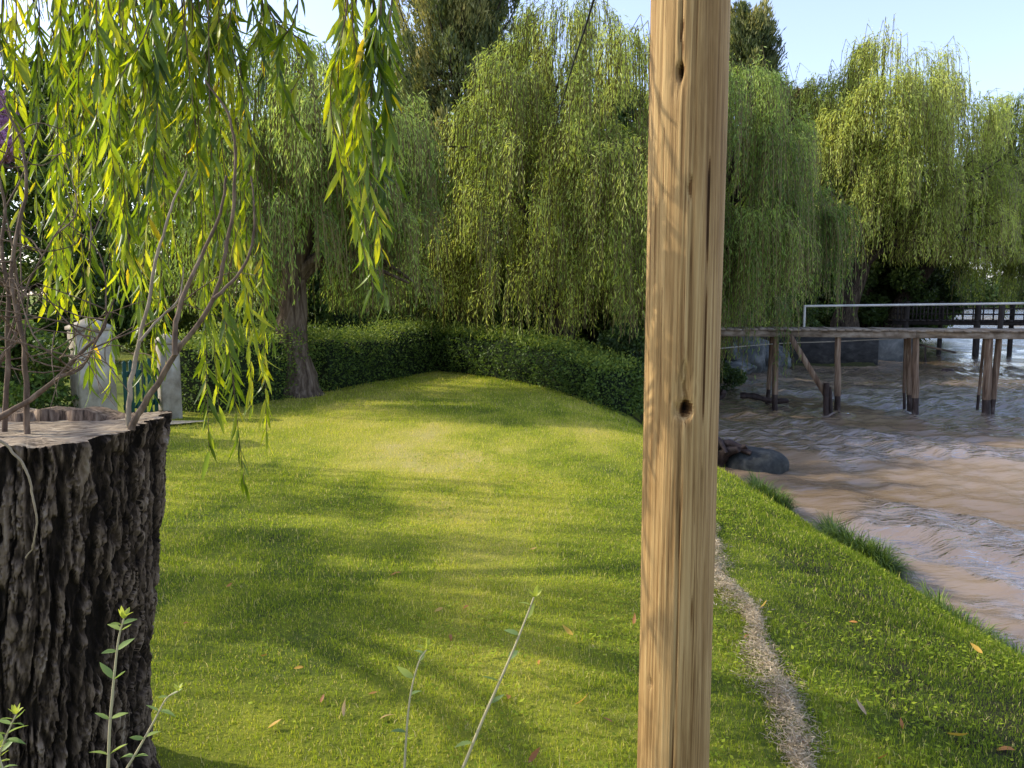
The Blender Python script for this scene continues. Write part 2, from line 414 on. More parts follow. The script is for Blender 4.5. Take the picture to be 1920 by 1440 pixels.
def water_material():
    m, nt, out = newmat('muddy_water')
    L = nt.links.new
    tc = N(nt, 'ShaderNodeTexCoord')
    def noise(scale, rot, detail, dist=0.3):
        mp = N(nt, 'ShaderNodeMapping'); mp.inputs['Scale'].default_value = scale; mp.inputs['Rotation'].default_value = (0, 0, rot)
        L(tc.outputs['Object'], mp.inputs['Vector'])
        n = N(nt, 'ShaderNodeTexNoise'); n.inputs['Scale'].default_value = 1; n.inputs['Detail'].default_value = detail; n.inputs['Distortion'].default_value = dist
        L(mp.outputs[0], n.inputs['Vector']); return n
    n1 = noise((3.2, 9, 1), 0.35, 5, 0.8); n2 = noise((9, 22, 1), -0.2, 4, 0.4); n3 = noise((0.35, 0.6, 1), 0.3, 4)
    rp = ramp(nt, n3.outputs['Fac'], [(0.3, (0.19, 0.13, 0.078)), (0.55, (0.28, 0.2, 0.13)), (0.75, (0.36, 0.27, 0.185))])
    pa = N(nt, 'ShaderNodeAttribute', attribute_name='tint')
    s = N(nt, 'ShaderNodeMath', operation='MULTIPLY_ADD'); s.inputs[1].default_value = 0.45
    L(n2.outputs['Fac'], s.inputs[0]); L(n1.outputs['Fac'], s.inputs[2])
    st = N(nt, 'ShaderNodeMapRange'); st.inputs['To Min'].default_value = 0.35; st.inputs['To Max'].default_value = 1.0
    L(pa.outputs['Fac'], st.inputs['Value'])
    bp = N(nt, 'ShaderNodeBump'); bp.inputs['Distance'].default_value = 0.045
    L(st.outputs[0], bp.inputs['Strength']); L(s.outputs[0], bp.inputs['Height'])
    # silt glows evenly from inside the water: its shading does not follow the ripples
    up = N(nt, 'ShaderNodeCombineXYZ'); up.inputs['Z'].default_value = 1.0
    di = N(nt, 'ShaderNodeBsdfDiffuse'); L(rp.outputs['Color'], di.inputs['Color']); L(up.outputs[0], di.inputs['Normal'])
    gl = N(nt, 'ShaderNodeBsdfGlossy'); gl.inputs['Roughness'].default_value = 0.05; L(bp.outputs[0], gl.inputs['Normal'])
    fr = N(nt, 'ShaderNodeFresnel'); fr.inputs['IOR'].default_value = 1.75; L(bp.outputs[0], fr.inputs['Normal'])
    pm = N(nt, 'ShaderNodeMapRange'); pm.inputs['To Min'].default_value = 0.8; pm.inputs['To Max'].default_value = 2.2; L(pa.outputs['Fac'], pm.inputs['Value'])
    fm = N(nt, 'ShaderNodeMath', operation='MULTIPLY', use_clamp=True); L(fr.outputs[0], fm.inputs[0]); L(pm.outputs[0], fm.inputs[1])
    mx = N(nt, 'ShaderNodeMixShader'); L(fm.outputs[0], mx.inputs['Fac']); L(di.outputs[0], mx.inputs[1]); L(gl.outputs[0], mx.inputs[2])
    L(mx.outputs[0], out.inputs['Surface'])
    return m


M['pole'] = pole_material(); M['ground'] = ground_material(); M['water'] = water_material()

# ------------------------------------------------------------------ terrain
SHORE = np.array([(9, -60), (4.4, -4), (3.9, 1), (3.45, 3), (3.2, 4.8), (3.08, 6), (2.92, 7.7), (2.72, 10.2), (2.3, 12.2), (2.4, 14),
                  (3.6, 17.5), (5.2, 22), (6.8, 25), (8.6, 26.3), (12.6, 26.3), (12.9, 28.4), (15.0, 29), (17.6, 33.5), (19.2, 37), (23, 44), (32, 60),
                  (58, 108), (82, 165), (120, 215), (260, 235), (1500, 300)], float)


def shore_dist(x, y):
    """signed distance to the shore line, positive on land"""
    P = np.stack([x, y], -1); best = np.full(x.shape, 1e9); sg = np.ones(x.shape)
    for a, b in zip(SHORE[:-1], SHORE[1:]):
        d = b - a; t = np.clip(((P - a) @ d) / (d @ d), 0, 1)
        q = a + t[..., None] * d
        dd = np.hypot(P[..., 0] - q[..., 0], P[..., 1] - q[..., 1])
        cr = d[0] * (P[..., 1] - a[1]) - d[1] * (P[..., 0] - a[0])
        u = dd < best - 1e-9
        best = np.where(u, dd, best); sg = np.where(u, np.sign(cr), sg)
    return best * sg


def ground_z(x, y):
    x = np.asarray(x, float); y = np.asarray(y, float)
    s = shore_dist(x, y) + 0.22 * (fbm(x * 1.3, y * 1.3, 5) - 0.5) * np.clip(1.2, 0, 1)
    land = -0.72 * np.exp(-np.maximum(s, 0) / 0.75) + 0.02
    wet = np.maximum(-0.70 + s * 0.7, -2.0)
    z = np.where(s > 0, land, wet)
    z = z + np.where(s > 0.6, 0.05 * (fbm(x * 0.5, y * 0.5, 9) - 0.5) + 0.02 * (fbm(x * 2.2, y * 2.2, 19) - 0.5), 0)
    z = z + np.where(s > 0, 0.012 * np.maximum(y - 30, 0), 0) * (y < 300) + np.where((s > 0) & (y >= 300), 3.24, 0)
    return z


def dryness(x, y):
    """0 fresh green .. 1 straw"""
    d = 0.34 + 0.55 * (fbm(x * 0.9 + 3, y * 0.55, 31) - 0.5) + 0.45 * (fbm(x * 3.1, y * 2.2, 37) - 0.5)
    # worn patch up the middle of the lawn
    cx = -0.25 + 0.5 * np.sin(y * 0.7) + 0.9 * (fbm(x * 0.8, y * 0.7, 41) - 0.5)
    d = d + 0.38 * np.exp(-((x - cx) / 1.0) ** 2) * sstep(3.6, 6.2, y) * (1 - sstep(7.6, 12, y)) * sstep(0.36, 0.68, fbm(x * 1.6, y * 1.2, 43))
    d = d + 0.1 * sstep(6, 9, y)
    d = d - 0.22 * sstep(1.2, 2.0, x)                    # lusher towards the bank
    return np.clip(d, 0.02, 1)


def axis(lo, hi, step, far0, far1, gr=1.13):
    a = list(np.arange(lo, hi + 1e-6, step)); s = step
    while a[-1] < far1: s *= gr; a.append(a[-1] + s)
    s = step
    while a[0] > far0: s *= gr; a.insert(0, a[0] - s)
    return np.array(a)


def sheet(name, xs, ys, zf, mat, tf=None):
    X, Y = np.meshgrid(xs, ys); Z = zf(X, Y)
    nx, ny = len(xs), len(ys)
    i = (np.arange(ny - 1)[:, None] * nx + np.arange(nx - 1)[None]).ravel()
    q = np.stack([i, i + 1, i + nx + 1, i + nx], -1)
    g = Geo()
    t = 0.3
    if tf is not None:
        xc = (X[:-1, :-1] + X[1:, 1:]) / 2; yc = (Y[:-1, :-1] + Y[1:, 1:]) / 2
        t = tf(xc, yc).ravel()
    g.add(np.stack([X, Y, Z], -1).reshape(-1, 3), [q], t)
    o = g.build(name, mat); o['kind'] = 'structure'
    return o


def ground_tint(x, y):
    s = shore_dist(x, y)
    t = dryness(x, y) * 0.9
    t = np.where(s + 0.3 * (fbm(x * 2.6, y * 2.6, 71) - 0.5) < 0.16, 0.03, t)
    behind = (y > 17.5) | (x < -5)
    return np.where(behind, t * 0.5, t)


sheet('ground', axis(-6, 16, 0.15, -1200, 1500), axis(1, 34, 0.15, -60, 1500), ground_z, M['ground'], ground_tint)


def patch(x, y):
    """where a breeze or a spent wave has roughened the surface"""
    wx = x + 1.2 * (fbm(x * 0.8, y * 0.8, 63) - 0.5) * 2; wy = y + 0.8 * (fbm(x * 0.8 + 5, y * 0.8, 65) - 0.5) * 2
    f = fbm(wx * 0.55 + 0.25 * wy, wy * 0.42, 67, 3)
    return sstep(0.40, 0.49, f + 0.07 * (1 - sstep(6.5, 9.5, y)) + 0.08 * sstep(6, 9, x))


def wave_z(x, y):
    wx = x + 0.5 * (fbm(x * 0.6, y * 0.6, 51) - 0.5); wy = y + 0.7 * (fbm(x * 0.5 + 9, y * 0.5, 53) - 0.5)
    pt = patch(x, y)
    z = np.zeros_like(x)
    for (dx, dy, lam, am, ph) in ((-0.75, -0.66, 0.9, 0.016, 0.4), (-0.97, 0.22, 0.62, 0.010, 1.3), (-0.5, -0.86, 0.42, 0.0075, 2.2),
                                  (-0.9, -0.43, 1.9, 0.022, 0.0), (0.25, -0.97, 0.33, 0.005, 3.1), (-0.99, -0.1, 0.27, 0.0035, 5.0)):
        p = 2 * math.pi * (wx * dx + wy * dy) / lam + ph
        w = np.sin(p); w = 2 * ((w + 1) / 2) ** 1.7 - 1
        z = z + am * w * (0.4 + 1.3 * fbm(x * 0.55 + ph * 3, y * 0.55 - ph, 57)) * (0.75 + 0.7 * pt)
    z = z + 0.03 * (fbm(x * 2.4, y * 3.4, 61) - 0.5) + 0.02 * pt + 0.013 * pt * (fbm(x * 5, y * 11, 69, 2) - 0.5)
    fade = 1 / (1 + np.maximum(np.hypot(x, y) - 30, 0) / 20)
    return WL + z * fade


sheet('water', axis(1.4, 13, 0.045, -20, 1400, 1.06), axis(3.0, 18, 0.05, -40, 1400, 1.06), wave_z, M['water'], patch)

# ------------------------------------------------------------------ grass (stuff)
def scatter(x0, x1, y0, y1, per):
    n = int((x1 - x0) * (y1 - y0) * per)
    return rng.uniform(x0, x1, n), rng.uniform(y0, y1, n)


LAWN = [(-9, 1.0), (5, 1.0), (5, 12.4), (1.95, 12.6), (-1.5, 17.2), (-3.4, 12.6), (-4.5, 10.0), (-6.5, 8.5)]


def inpoly(x, y, poly):
    c = np.zeros(x.shape, bool)
    for (x0, y0), (x1, y1) in zip(poly, poly[1:] + poly[:1]):
        m = ((y0 > y) != (y1 > y)) & (x < (x1 - x0) * (y - y0) / (y1 - y0 + 1e-12) + x0)
        c ^= m
    return c


def blades(g, x, y, L, W, tint, lean=0.55, fine=True):
    n = len(x); z = ground_z(x, y) - 0.004
    a = rng.uniform(0, 2 * math.pi, n); le = np.abs(rng.normal(0, lean, n))
    la = rng.uniform(0, 2 * math.pi, n)
    S = np.stack([np.cos(a), np.sin(a), np.zeros(n)], -1) * (W / 2)[:, None]
    B = np.stack([x, y, z], -1)
    H = np.stack([np.cos(la), np.sin(la), np.zeros(n)], -1)
    U = np.array([0, 0, 1.0])
    c1 = np.cos(le * 0.5)[:, None]; s1 = np.sin(le * 0.5)[:, None]
    c2 = np.cos(le * 1.5)[:, None]; s2 = np.sin(le * 1.5)[:, None]
    mid = B + (U * c1 + H * s1) * (L * 0.55)[:, None]
    tip = mid + (U * c2 + H * s2) * (L * 0.45)[:, None]
    if fine:
        V = np.stack([B - S, B + S, mid + S * 0.8, mid - S * 0.8, tip], 1).reshape(-1, 3)
        i = np.arange(n)[:, None] * 5
        g.add(V, [i + np.array([[0, 1, 2, 3]])], tint)
        g.f.append((g.f[-1][0][:, [3, 2]].repeat(1, 0), None, 0)); g.f.pop()
        base = g.n - 5 * n
        g.f.append((base + i + np.array([[3, 2, 4]]), np.asarray(tint, float), 0))
    else:
        V = np.stack([B - S, B + S, tip], 1).reshape(-1, 3)
        g.add(V, [np.arange(3 * n).reshape(n, 3)], tint)


g = Geo()
for (y0, y1, x0, x1, per, Lm, Wm, fine) in ((1.9, 4.2, -2.6, 4.2, 15500, 0.0205, 0.0029, True), (4.2, 7.0, -4.2, 4.0, 7500, 0.023, 0.0042, True),
                                            (7.0, 11.0, -6.0, 3.6, 2800, 0.034, 0.007, False), (11.0, 17.4, -6.0, 3.0, 1300, 0.038, 0.011, False)):
    x, y = scatter(x0, x1, y0, y1, per)
    s = shore_dist(x, y) + 0.34 * (fbm(x * 2.6, y * 2.6, 71) - 0.5)
    k = (s > 0.05) & inpoly(x, y, LAWN)
    clump = fbm(x * 6, y * 6, 73)
    k &= rng.uniform(size=len(x)) < 0.35 + 1.1 * clump
    x, y, s = x[k], y[k], s[k]
    n = len(x); dr = dryness(x, y)
    t = np.clip(dr + rng.normal(0, 0.14, n), 0, 1)
    t = np.where(rng.uniform(size=n) < 0.06 + 0.2 * dr, rng.uniform(0.7, 1, n), t)
    L = Lm * rng.lognormal(0, 0.35, n) * (0.7 + 0.7 * fbm(x * 2, y * 2, 77)) * (1 + 2.6 * np.exp(-np.maximum(s, 0) / 0.22) * fbm(x * 3.5, y * 3.5, 93)) * (1 - 0.35 * dr)
    blades(g, x, y, L, Wm * rng.uniform(0.7, 1.3, n), t, 0.85, fine)
# small flat clover and weed leaves among the blades
x, y = scatter(-4, 4, 1.9, 8.0, 1100)
k = (shore_dist(x, y) > 0.15) & inpoly(x, y, LAWN) & (rng.uniform(size=len(x)) < sstep(0.42, 0.7, fbm(x * 1.4, y * 1.4, 91)))
x, y = x[k], y[k]; n = len(x); a = rng.uniform(0, 2 * math.pi, n)
leaves(g, np.stack([x, y, ground_z(x, y) + rng.uniform(0.006, 0.022, n)], -1), norm(np.stack([np.cos(a), np.sin(a), rng.uniform(0, 0.5, n)], -1)), rng.uniform(0.012, 0.03, n), rng.uniform(0.008, 0.016, n),
       np.clip(rng.uniform(0.05, 0.4, n), 0, 1), S=np.stack([rng.normal(size=n) * 0.3, rng.normal(size=n) * 0.3, np.ones(n)], -1))
o = g.build('lawn_grass', M['grass'], smooth=False)
o['kind'] = 'stuff'; o['label'] = 'short mown green grass with straw coloured worn patches'; o['category'] = 'grass'

# dry clippings raked into a row down the lawn
g = Geo()
row = spline([(1.46, 5.6), (1.32, 4.9), (1.18, 4.3), (1.22, 3.8), (1.12, 3.3), (1.08, 2.85), (0.98, 2.4), (0.95, 1.8)], 200)
n = 17000
u = rng.integers(0, 199, n); f = rng.uniform(size=n)[:, None]
c = row[u] * (1 - f) + row[u + 1] * f
wid = 0.018 + 0.05 * vnoise(u * 0.14, u * 0.0, 81) ** 1.5
off = np.clip(rng.normal(size=(n, 2)), -2.2, 2.2) * wid[:, None]
hm = 0.075 * np.exp(-(off[:, 0] / 0.045) ** 2) * (0.4 + vnoise(u * 0.16, u * 0.03, 83))
p = c + off
z = ground_z(p[:, 0], p[:, 1]) + hm * rng.uniform(0.2, 1, n) + 0.006
D = norm(np.stack([rng.normal(size=n), rng.normal(size=n), rng.normal(size=n) * 0.35], -1))
leaves(g, np.stack([p[:, 0], p[:, 1], z], -1), D, rng.uniform(0.014, 0.042, n), rng.uniform(0.0018, 0.004, n), np.clip(rng.normal(0.55, 0.25, n), 0, 1))
M['straw'] = leaf_mat('straw', [(0, (0.2, 0.15, 0.09)), (0.5, (0.46, 0.36, 0.235)), (1, (0.66, 0.55, 0.39))], 0.15, (1, 1, 1), 0.8, 0.1)
o = g.build('dry_clippings', M['straw'], smooth=False)
o['kind'] = 'stuff'; o['label'] = 'row of dry grey brown grass clippings running down the lawn beside the pole'; o['category'] = 'clippings'

# ------------------------------------------------------------------ trees
def limbs(g, base, H, fork, r0, tips, seed, lean=(0, 0), flare=1.6, k=14, mat=0):
    """trunk with flared foot and limbs to the given tips"""
    r = np.random.default_rng(seed)
    base = np.asarray(base, float)
    top = base + np.array([lean[0], lean[1], fork])
    mid = base + np.array([lean[0] * 0.35 + r.normal() * 0.05, lean[1] * 0.35, fork * 0.5])
    pts = spline([base + np.array([0, 0, -0.25]), base + np.array([0, 0, 0.02]), base + np.array([lean[0] * 0.05, lean[1] * 0.05, fork * 0.14]), mid, top], 16)
    h = (pts[:, 2] - base[2]) / fork
    rad = r0 * (1 - 0.3 * np.clip(h, 0, 1)) * (1 + (flare - 1) * np.exp(-np.clip(h, 0, 1) * fork / 0.28))
    tube(g, pts, rad, k, mat=mat, rough=0.16, seed=seed)
    for t in tips:
        t = np.asarray(t, float)
        m = top * 0.45 + t * 0.55 + np.array([r.normal() * 0.15, r.normal() * 0.15, 0.22 * np.linalg.norm((t - top)[:2])])
        q = spline([top - np.array([0, 0, 0.25]), top * 0.75 + m * 0.25 + np.array([0, 0, 0.1]), m, t], 10)
        ra = np.linspace(r0 * 0.45, r0 * 0.07, 10)
        tube(g, q, ra, 7, mat=mat, rough=0.1, seed=seed + 1)
        for b in range(2):
            i = r.integers(4, 8); e = q[i] + r.normal(size=3) * 0.5 + (t - top) * 0.25
            tube(g, spline([q[i], (q[i] + e) / 2 + r.normal(size=3) * 0.1, e], 6), np.linspace(ra[i] * 0.7, r0 * 0.04, 6), 5, mat=mat)


def willow(label, base, H, rad, zlow, seed, leaf=(0.11, 0.018), nc=120, ns=16, r0=0.3, fork=1.6, lean=(0, 0), off=(0, 0), squash=1.0, step=0.05,
           mats=None, tint=(0.25, 0.75), maxlen=3.0, inner=0.35, bark='bark', group='weeping willows around the lawn and river bank', name='willow_tree', nlobe=7, extra=None):
    r = np.random.default_rng(seed)
    base = np.asarray(base, float)
    base[2] = float(ground_z(base[0], base[1]))
    root = thing(name, label, 'tree', base, group)
    C = base + np.array([off[0], off[1], 0])
    # crown built from overlapping lobes, each a small dome with its own fringe
    lobes = [(0.0, 0.0, H, 0.55 * rad)]
    k = nlobe
    for q in range(k):
        a = (q + r.uniform(-0.3, 0.3)) * 2 * math.pi / k; far = r.uniform(0.45, 0.72) * rad
        lobes.append((math.cos(a) * far, math.sin(a) * far * squash, H * r.uniform(0.55, 0.97), rad * r.uniform(0.28, 0.48)))
    for q in range(max(2, k // 2)):
        a = r.uniform(0, 2 * math.pi); far = r.uniform(0.55, 0.8) * rad
        lobes.append((math.cos(a) * far, math.sin(a) * far * squash, H * r.uniform(0.45, 0.62), rad * r.uniform(0.28, 0.42)))
    for lx, ly, lz, lr in (extra or ()): lobes.append((lx, ly, lz, lr))
    lobes = np.array(lobes)
    wgt = lobes[:, 3] ** 1.6; wgt /= wgt.sum()
    lo = r.choice(len(lobes), nc, p=wgt)
    ph = r.uniform(0, 2 * math.pi, nc); rr = np.sqrt(r.uniform(0.0, 1, nc))
    lr = lobes[lo, 3]
    lump = 0.78 + 0.4 * vnoise(np.cos(ph) * 2.2 + lo * 5, np.sin(ph) * 2.2 + 5, seed)
    cx = C[0] + lobes[lo, 0] + np.cos(ph) * rr * lr * lump; cy = C[1] + lobes[lo, 1] + np.sin(ph) * rr * lr * lump
    dome = np.sqrt(np.maximum(1 - rr ** 2, 0))
    cz = base[2] + lobes[lo, 2] - lr * 1.25 * (1 - dome) * r.uniform(0.8, 1.2, nc) - r.uniform(0, 0.25, nc) * lr
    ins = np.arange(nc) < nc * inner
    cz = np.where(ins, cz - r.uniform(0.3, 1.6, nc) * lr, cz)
    cz = np.maximum(cz, base[2] + zlow + 0.5)
    CC = np.stack([cx, cy, cz], -1)
    out = norm(np.stack([np.cos(ph) * 0.7, np.sin(ph) * 0.7, 0 * cx], -1) + norm(np.stack([cx - C[0], cy - C[1], 0 * cx], -1)) * 0.6)
    out[:, 2] = 0
    ctint = np.clip(r.uniform(tint[0], tint[1], nc) + 0.35 * (vnoise(cx * 0.8, cz * 0.8, seed + 3) - 0.5) - 0.15 * ins, 0, 1)  # inner clumps tinted darker: crown shade put into the leaf colour
    gl = Geo()
    PP, DD, TT, LLs = [], [], [], []
    nseg = 9
    # strands, vectorised over clump x strand
    ci = np.repeat(np.arange(nc), ns); n = len(ci)
    st = CC[ci] + r.normal(size=(n, 3)) * np.array([0.085, 0.085, 0.06]) * rad * 0.42
    low = zlow + r.uniform(0, 1, n) ** 1.5 * (0.3 * H)
    ln = np.minimum(st[:, 2] - (base[2] + low), maxlen * (0.45 + 0.55 * vnoise(ci * 1.7, ci * 0.3, seed)) * r.uniform(0.45, 1.0, n))
    ok = ln > 0.25
    ci, st, ln = ci[ok], st[ok], ln[ok]; n = len(ci)
    o2 = norm(out[ci] + r.normal(size=(n, 3)) * np.array([0.38, 0.38, 0]))
    o2[:, 2] = 0
    reach = r.uniform(0.1, 0.42, n) * rad * 0.33
    rise = np.where(r.uniform(size=n) < 0.22, r.uniform(0.5, 1.5, n), r.uniform(0.0, 0.35, n)) * reach
    sway = r.normal(size=(n, 2)) * 0.05
    T = np.linspace(0, 1, nseg)
    pts = np.zeros((n, nseg, 3))
    ex = 1 - np.exp(-T * 4.5)
    pts[:, :, :] = st[:, None, :] + o2[:, None, :] * (reach[:, None] * ex[None])[..., None]
    pts[:, :, 0] += sway[:, :1] * T[None] * ln[:, None]; pts[:, :, 1] += sway[:, 1:] * T[None] * ln[:, None]
    pts[:, :, 2] += rise[:, None] * np.sin(np.minimum(T * 5, math.pi))[None] - ln[:, None] * (T ** 1.25)[None]
    cnt = np.maximum((ln / step).astype(int), 3)
    sid = np.repeat(np.arange(n), cnt)
    u = (np.arange(len(sid)) - np.repeat(np.cumsum(cnt) - cnt, cnt) + r.uniform(0, 0.8, len(sid))) / np.repeat(cnt, cnt)
    u = np.clip(u, 0, 0.999) * (nseg - 1)
    i0 = u.astype(int); ft = (u - i0)[:, None]
    P = pts[sid, i0] * (1 - ft) + pts[sid, i0 + 1] * ft
    Dn = norm(pts[sid, i0 + 1] - pts[sid, i0])
    D = norm(Dn * 0.8 + r.normal(size=P.shape) * 0.34 + np.array([0, 0, -0.3]))
    L = leaf[0] * r.uniform(0.6, 1.25, len(P)); W = leaf[1] * r.uniform(0.7, 1.3, len(P))
    tt = np.clip(ctint[ci][sid] + r.normal(0, 0.13, len(P)), 0, 1)
    P = P + r.normal(size=P.shape) * 0.02
    leaves(gl, P, D, L, W, tt, r=r)
    # whips that carry the leaves: thin ribbons on a share of strands
    sel = r.uniform(size=n) < 0.7
    sp = pts[sel][:, ::2]; m, kk = sp.shape[:2]
    w = np.array([0.006, 0.004, 0]) * (leaf[0] / 0.11)
    V = np.stack([sp - w, sp + w], 2).reshape(-1, 3)
    b = (np.arange(m)[:, None] * kk + np.arange(kk - 1)[None]).ravel() * 2
    gl.add(V, [np.stack([b, b + 1, b + 3, b + 2], -1)], 0.4, 1)
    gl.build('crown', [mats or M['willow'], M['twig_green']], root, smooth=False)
    gt = Geo()
    order = np.argsort(-np.hypot(cx - C[0], cy - C[1]))
    pick = CC[r.permutation(nc)[:max(8, int(r0 * 30))]]
    limbs(gt, base, H, fork, r0, pick, seed, lean)
    gt.build('trunk', M[bark], root)
    return root


def broadleaf(label, base, H, rad, seed, leaf=0.09, nc=70, nl=420, zlow=0.8, mats=None, tint=(0.1, 0.7), r0=0.16, group='leafy trees behind the hedge', name='broadleaf_tree', shape=1.0, cat='tree', bark='bark', lk='trunk'):
    r = np.random.default_rng(seed)
    base = np.asarray(base, float); base[2] = float(ground_z(base[0], base[1]))
    root = thing(name, label, cat, base, group)
    ph = r.uniform(0, 2 * math.pi, nc); u = r.uniform(0, 1, nc)
    z = zlow + (H - zlow) * u
    prof = np.sin(np.clip(u * 0.86 + 0.14, 0, 1) * math.pi) ** 0.6 * shape + (1 - shape) * (1 - u)
    rr = rad * prof * np.sqrt(r.uniform(0.1, 1, nc)) * r.uniform(0.7, 1.12, nc)
    C = base + np.stack([np.cos(ph) * rr, np.sin(ph) * rr, z], -1)
    ct = np.clip(r.uniform(tint[0], tint[1], nc), 0, 1)
    ci = np.repeat(np.arange(nc), nl); n = len(ci)
    cr = rad * r.uniform(0.2, 0.36, nc)
    P = C[ci] + norm(r.normal(size=(n, 3))) * (cr[ci] * r.uniform(0.3, 1, n) ** 0.5)[:, None] * np.array([1, 1, 0.7])
    D = norm(r.normal(size=(n, 3)) + np.array([0, 0, -0.4]))
    g = Geo()
    leaves(g, P, D, leaf * r.uniform(0.6, 1.3, n), leaf * 0.5 * r.uniform(0.7, 1.3, n), np.clip(ct[ci] + r.normal(0, 0.12, n), 0, 1), r=r)
    g.build('crown', mats or M['broad'], root, smooth=False)
    gt = Geo()
    limbs(gt, base, H, max(H * 0.28, 0.25), r0, C[r.permutation(nc)[:10]], seed, flare=1.4, k=10)
    gt.build(lk, M[bark], root)
    return root


def conifer(label, base, H, rad, seed, nb=170, per=260, leaf=(0.2, 0.03), tint=(0.2, 0.9), zlow=2.0, r0=0.34, group='tall conifers behind the willows', lean=(0, 0)):
    r = np.random.default_rng(seed)
    base = np.asarray(base, float); base[2] = float(ground_z(base[0], base[1]))
    root = thing('conifer_tree', label, 'tree', base, group)
    g = Geo(); gt = Geo()
    tube(gt, spline([base + np.array([0, 0, -0.2]), base + np.array([lean[0] * 0.2, 0, H * 0.3]), base + np.array([lean[0], lean[1], H * 0.97])], 14), np.linspace(r0, 0.04, 14), 10, rough=0.12)
    for b in range(nb):
        u = r.uniform(0, 1) ** 0.9
        h = zlow + (H - zlow) * u
        R = rad * (1 - u) ** 0.55 * r.uniform(0.6, 1.1) + 0.15
        a = r.uniform(0, 2 * math.pi)
        o = np.array([math.cos(a), math.sin(a), 0])
        p0 = base + np.array([0, 0, h])
        rise = R * r.uniform(0.35, 0.95)
        tip = p0 + o * R + np.array([0, 0, rise])
        mid = p0 + o * R * 0.6 + np.array([0, 0, rise * 0.25])
        q = spline([p0, mid, tip, tip + np.array([o[0] * 0.12, o[1] * 0.12, r.uniform(0.3, 0.9)])], 10)
        tube(gt, q, np.linspace(0.05, 0.012, 10), 4, cap=False)
        n = per
        s = r.uniform(0.12, 1, n) ** 0.8 * 8.99; i = s.astype(int); f = (s - i)[:, None]
        P = q[i] * (1 - f) + q[i + 1] * f
        T = norm(q[i + 1] - q[i])
        wv = 0.34 * np.sin(np.clip(s / 9, 0, 1) * math.pi * 0.85 + 0.25)[:, None]
        P = P + r.normal(size=(n, 3)) * wv * 0.62 * np.array([1, 1, 0.8])
        D = norm(T * 0.6 + r.normal(size=(n, 3)) * 0.35 + o * 0.2 + np.array([0, 0, 0.45]))
        ct = r.uniform(tint[0], tint[1])
        leaves(g, P, D, leaf[0] * r.uniform(0.6, 1.3, n), leaf[1], np.clip(ct + r.normal(0, 0.12, n), 0, 1), r=r)
    g.build('crown', M['conifer'], root, smooth=False)
    gt.build('trunk', M['bark'], root)
    return root


def X(px, d): return (px - 960) / F * d


# willows
willow('weeping willow with a thick flared brown trunk standing in the left hedge', (X(552, 12.6), 12.6, 0), 5.7, 2.25, 1.35, 101, leaf=(0.10, 0.017), nc=330, ns=20,
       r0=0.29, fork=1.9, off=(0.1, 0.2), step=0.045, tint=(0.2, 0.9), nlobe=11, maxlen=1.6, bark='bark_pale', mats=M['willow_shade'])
willow('shaded deep green willow right of the left hedge willow, its dark trunk leaning left', (X(885, 18.8), 18.8, 0), 5.9, 2.3, 1.0, 102, leaf=(0.12, 0.018), nc=320, ns=20,
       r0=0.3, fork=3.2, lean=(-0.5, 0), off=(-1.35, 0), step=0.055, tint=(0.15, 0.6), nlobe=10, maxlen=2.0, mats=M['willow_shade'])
willow('broad bright green weeping willow behind the middle of the back hedge', (X(1048, 17.0), 17.0, 0), 8.0, 2.75, 0.8, 103, leaf=(0.115, 0.018), nc=600, ns=22, extra=((0.9, -2.8, 3.0, 0.9), (1.45, -3.1, 2.7, 0.75), (0.25, -2.4, 2.9, 0.75), (-0.7, -1.7, 2.8, 0.8), (0.75, -2.3, 4.6, 0.9), (1.5, -2.6, 4.2, 0.9), (0.2, -1.9, 4.3, 0.8)),
       r0=0.32, fork=2.2, off=(0.1, 0), step=0.055, tint=(0.3, 0.9), maxlen=1.75, nlobe=13)
willow('shaded deep green willow trailing its strands over the landward end of the jetty', (3.9, 19.2, 0), 7.9, 2.7, 0.3, 104, leaf=(0.12, 0.019), nc=380, ns=20,
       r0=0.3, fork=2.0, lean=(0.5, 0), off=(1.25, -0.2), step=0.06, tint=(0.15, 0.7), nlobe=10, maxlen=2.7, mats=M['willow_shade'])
willow('big round topped willow on the far bank behind the jetty, sunlit on its left', (X(1580, 31.5), 31.5, 0), 12.0, 5.0, 2.9, 105, leaf=(0.19, 0.032), nc=640, ns=24, inner=0.45,
       r0=0.5, fork=3.0, lean=(0.6, 0), off=(1.35, 0), step=0.09, tint=(0.35, 0.95), maxlen=2.5, nlobe=12, extra=((3.5, -1, 6.2, 2.4), (1.0, -1, 5.5, 2.2), (5.0, 0.5, 5.0, 2.0)))
willow('farthest willow at the right edge of the picture, leaning out over the water', (16.9, 34.6, 0), 10.6, 3.6, 0.5, 106, leaf=(0.19, 0.032), nc=300, ns=22,
       r0=0.4, fork=4.0, lean=(2.2, 0), off=(5.3, -0.3), step=0.09, tint=(0.2, 0.75), maxlen=4.2)
# conifers
conifer('very tall olive conifer rising out of the picture behind the lawn', (X(862, 28), 28, 0), 15.5, 2.6, 111, nb=330, per=420, leaf=(0.22, 0.045), tint=(0.1, 1.0), zlow=3.5)
conifer('dark narrow conifer just right of the wooden pole, its tip against pale sky', (X(1385, 32), 32, 0), 12.3, 2.1, 112, nb=190, per=330, leaf=(0.24, 0.05), tint=(0.1, 0.8), zlow=2.5)
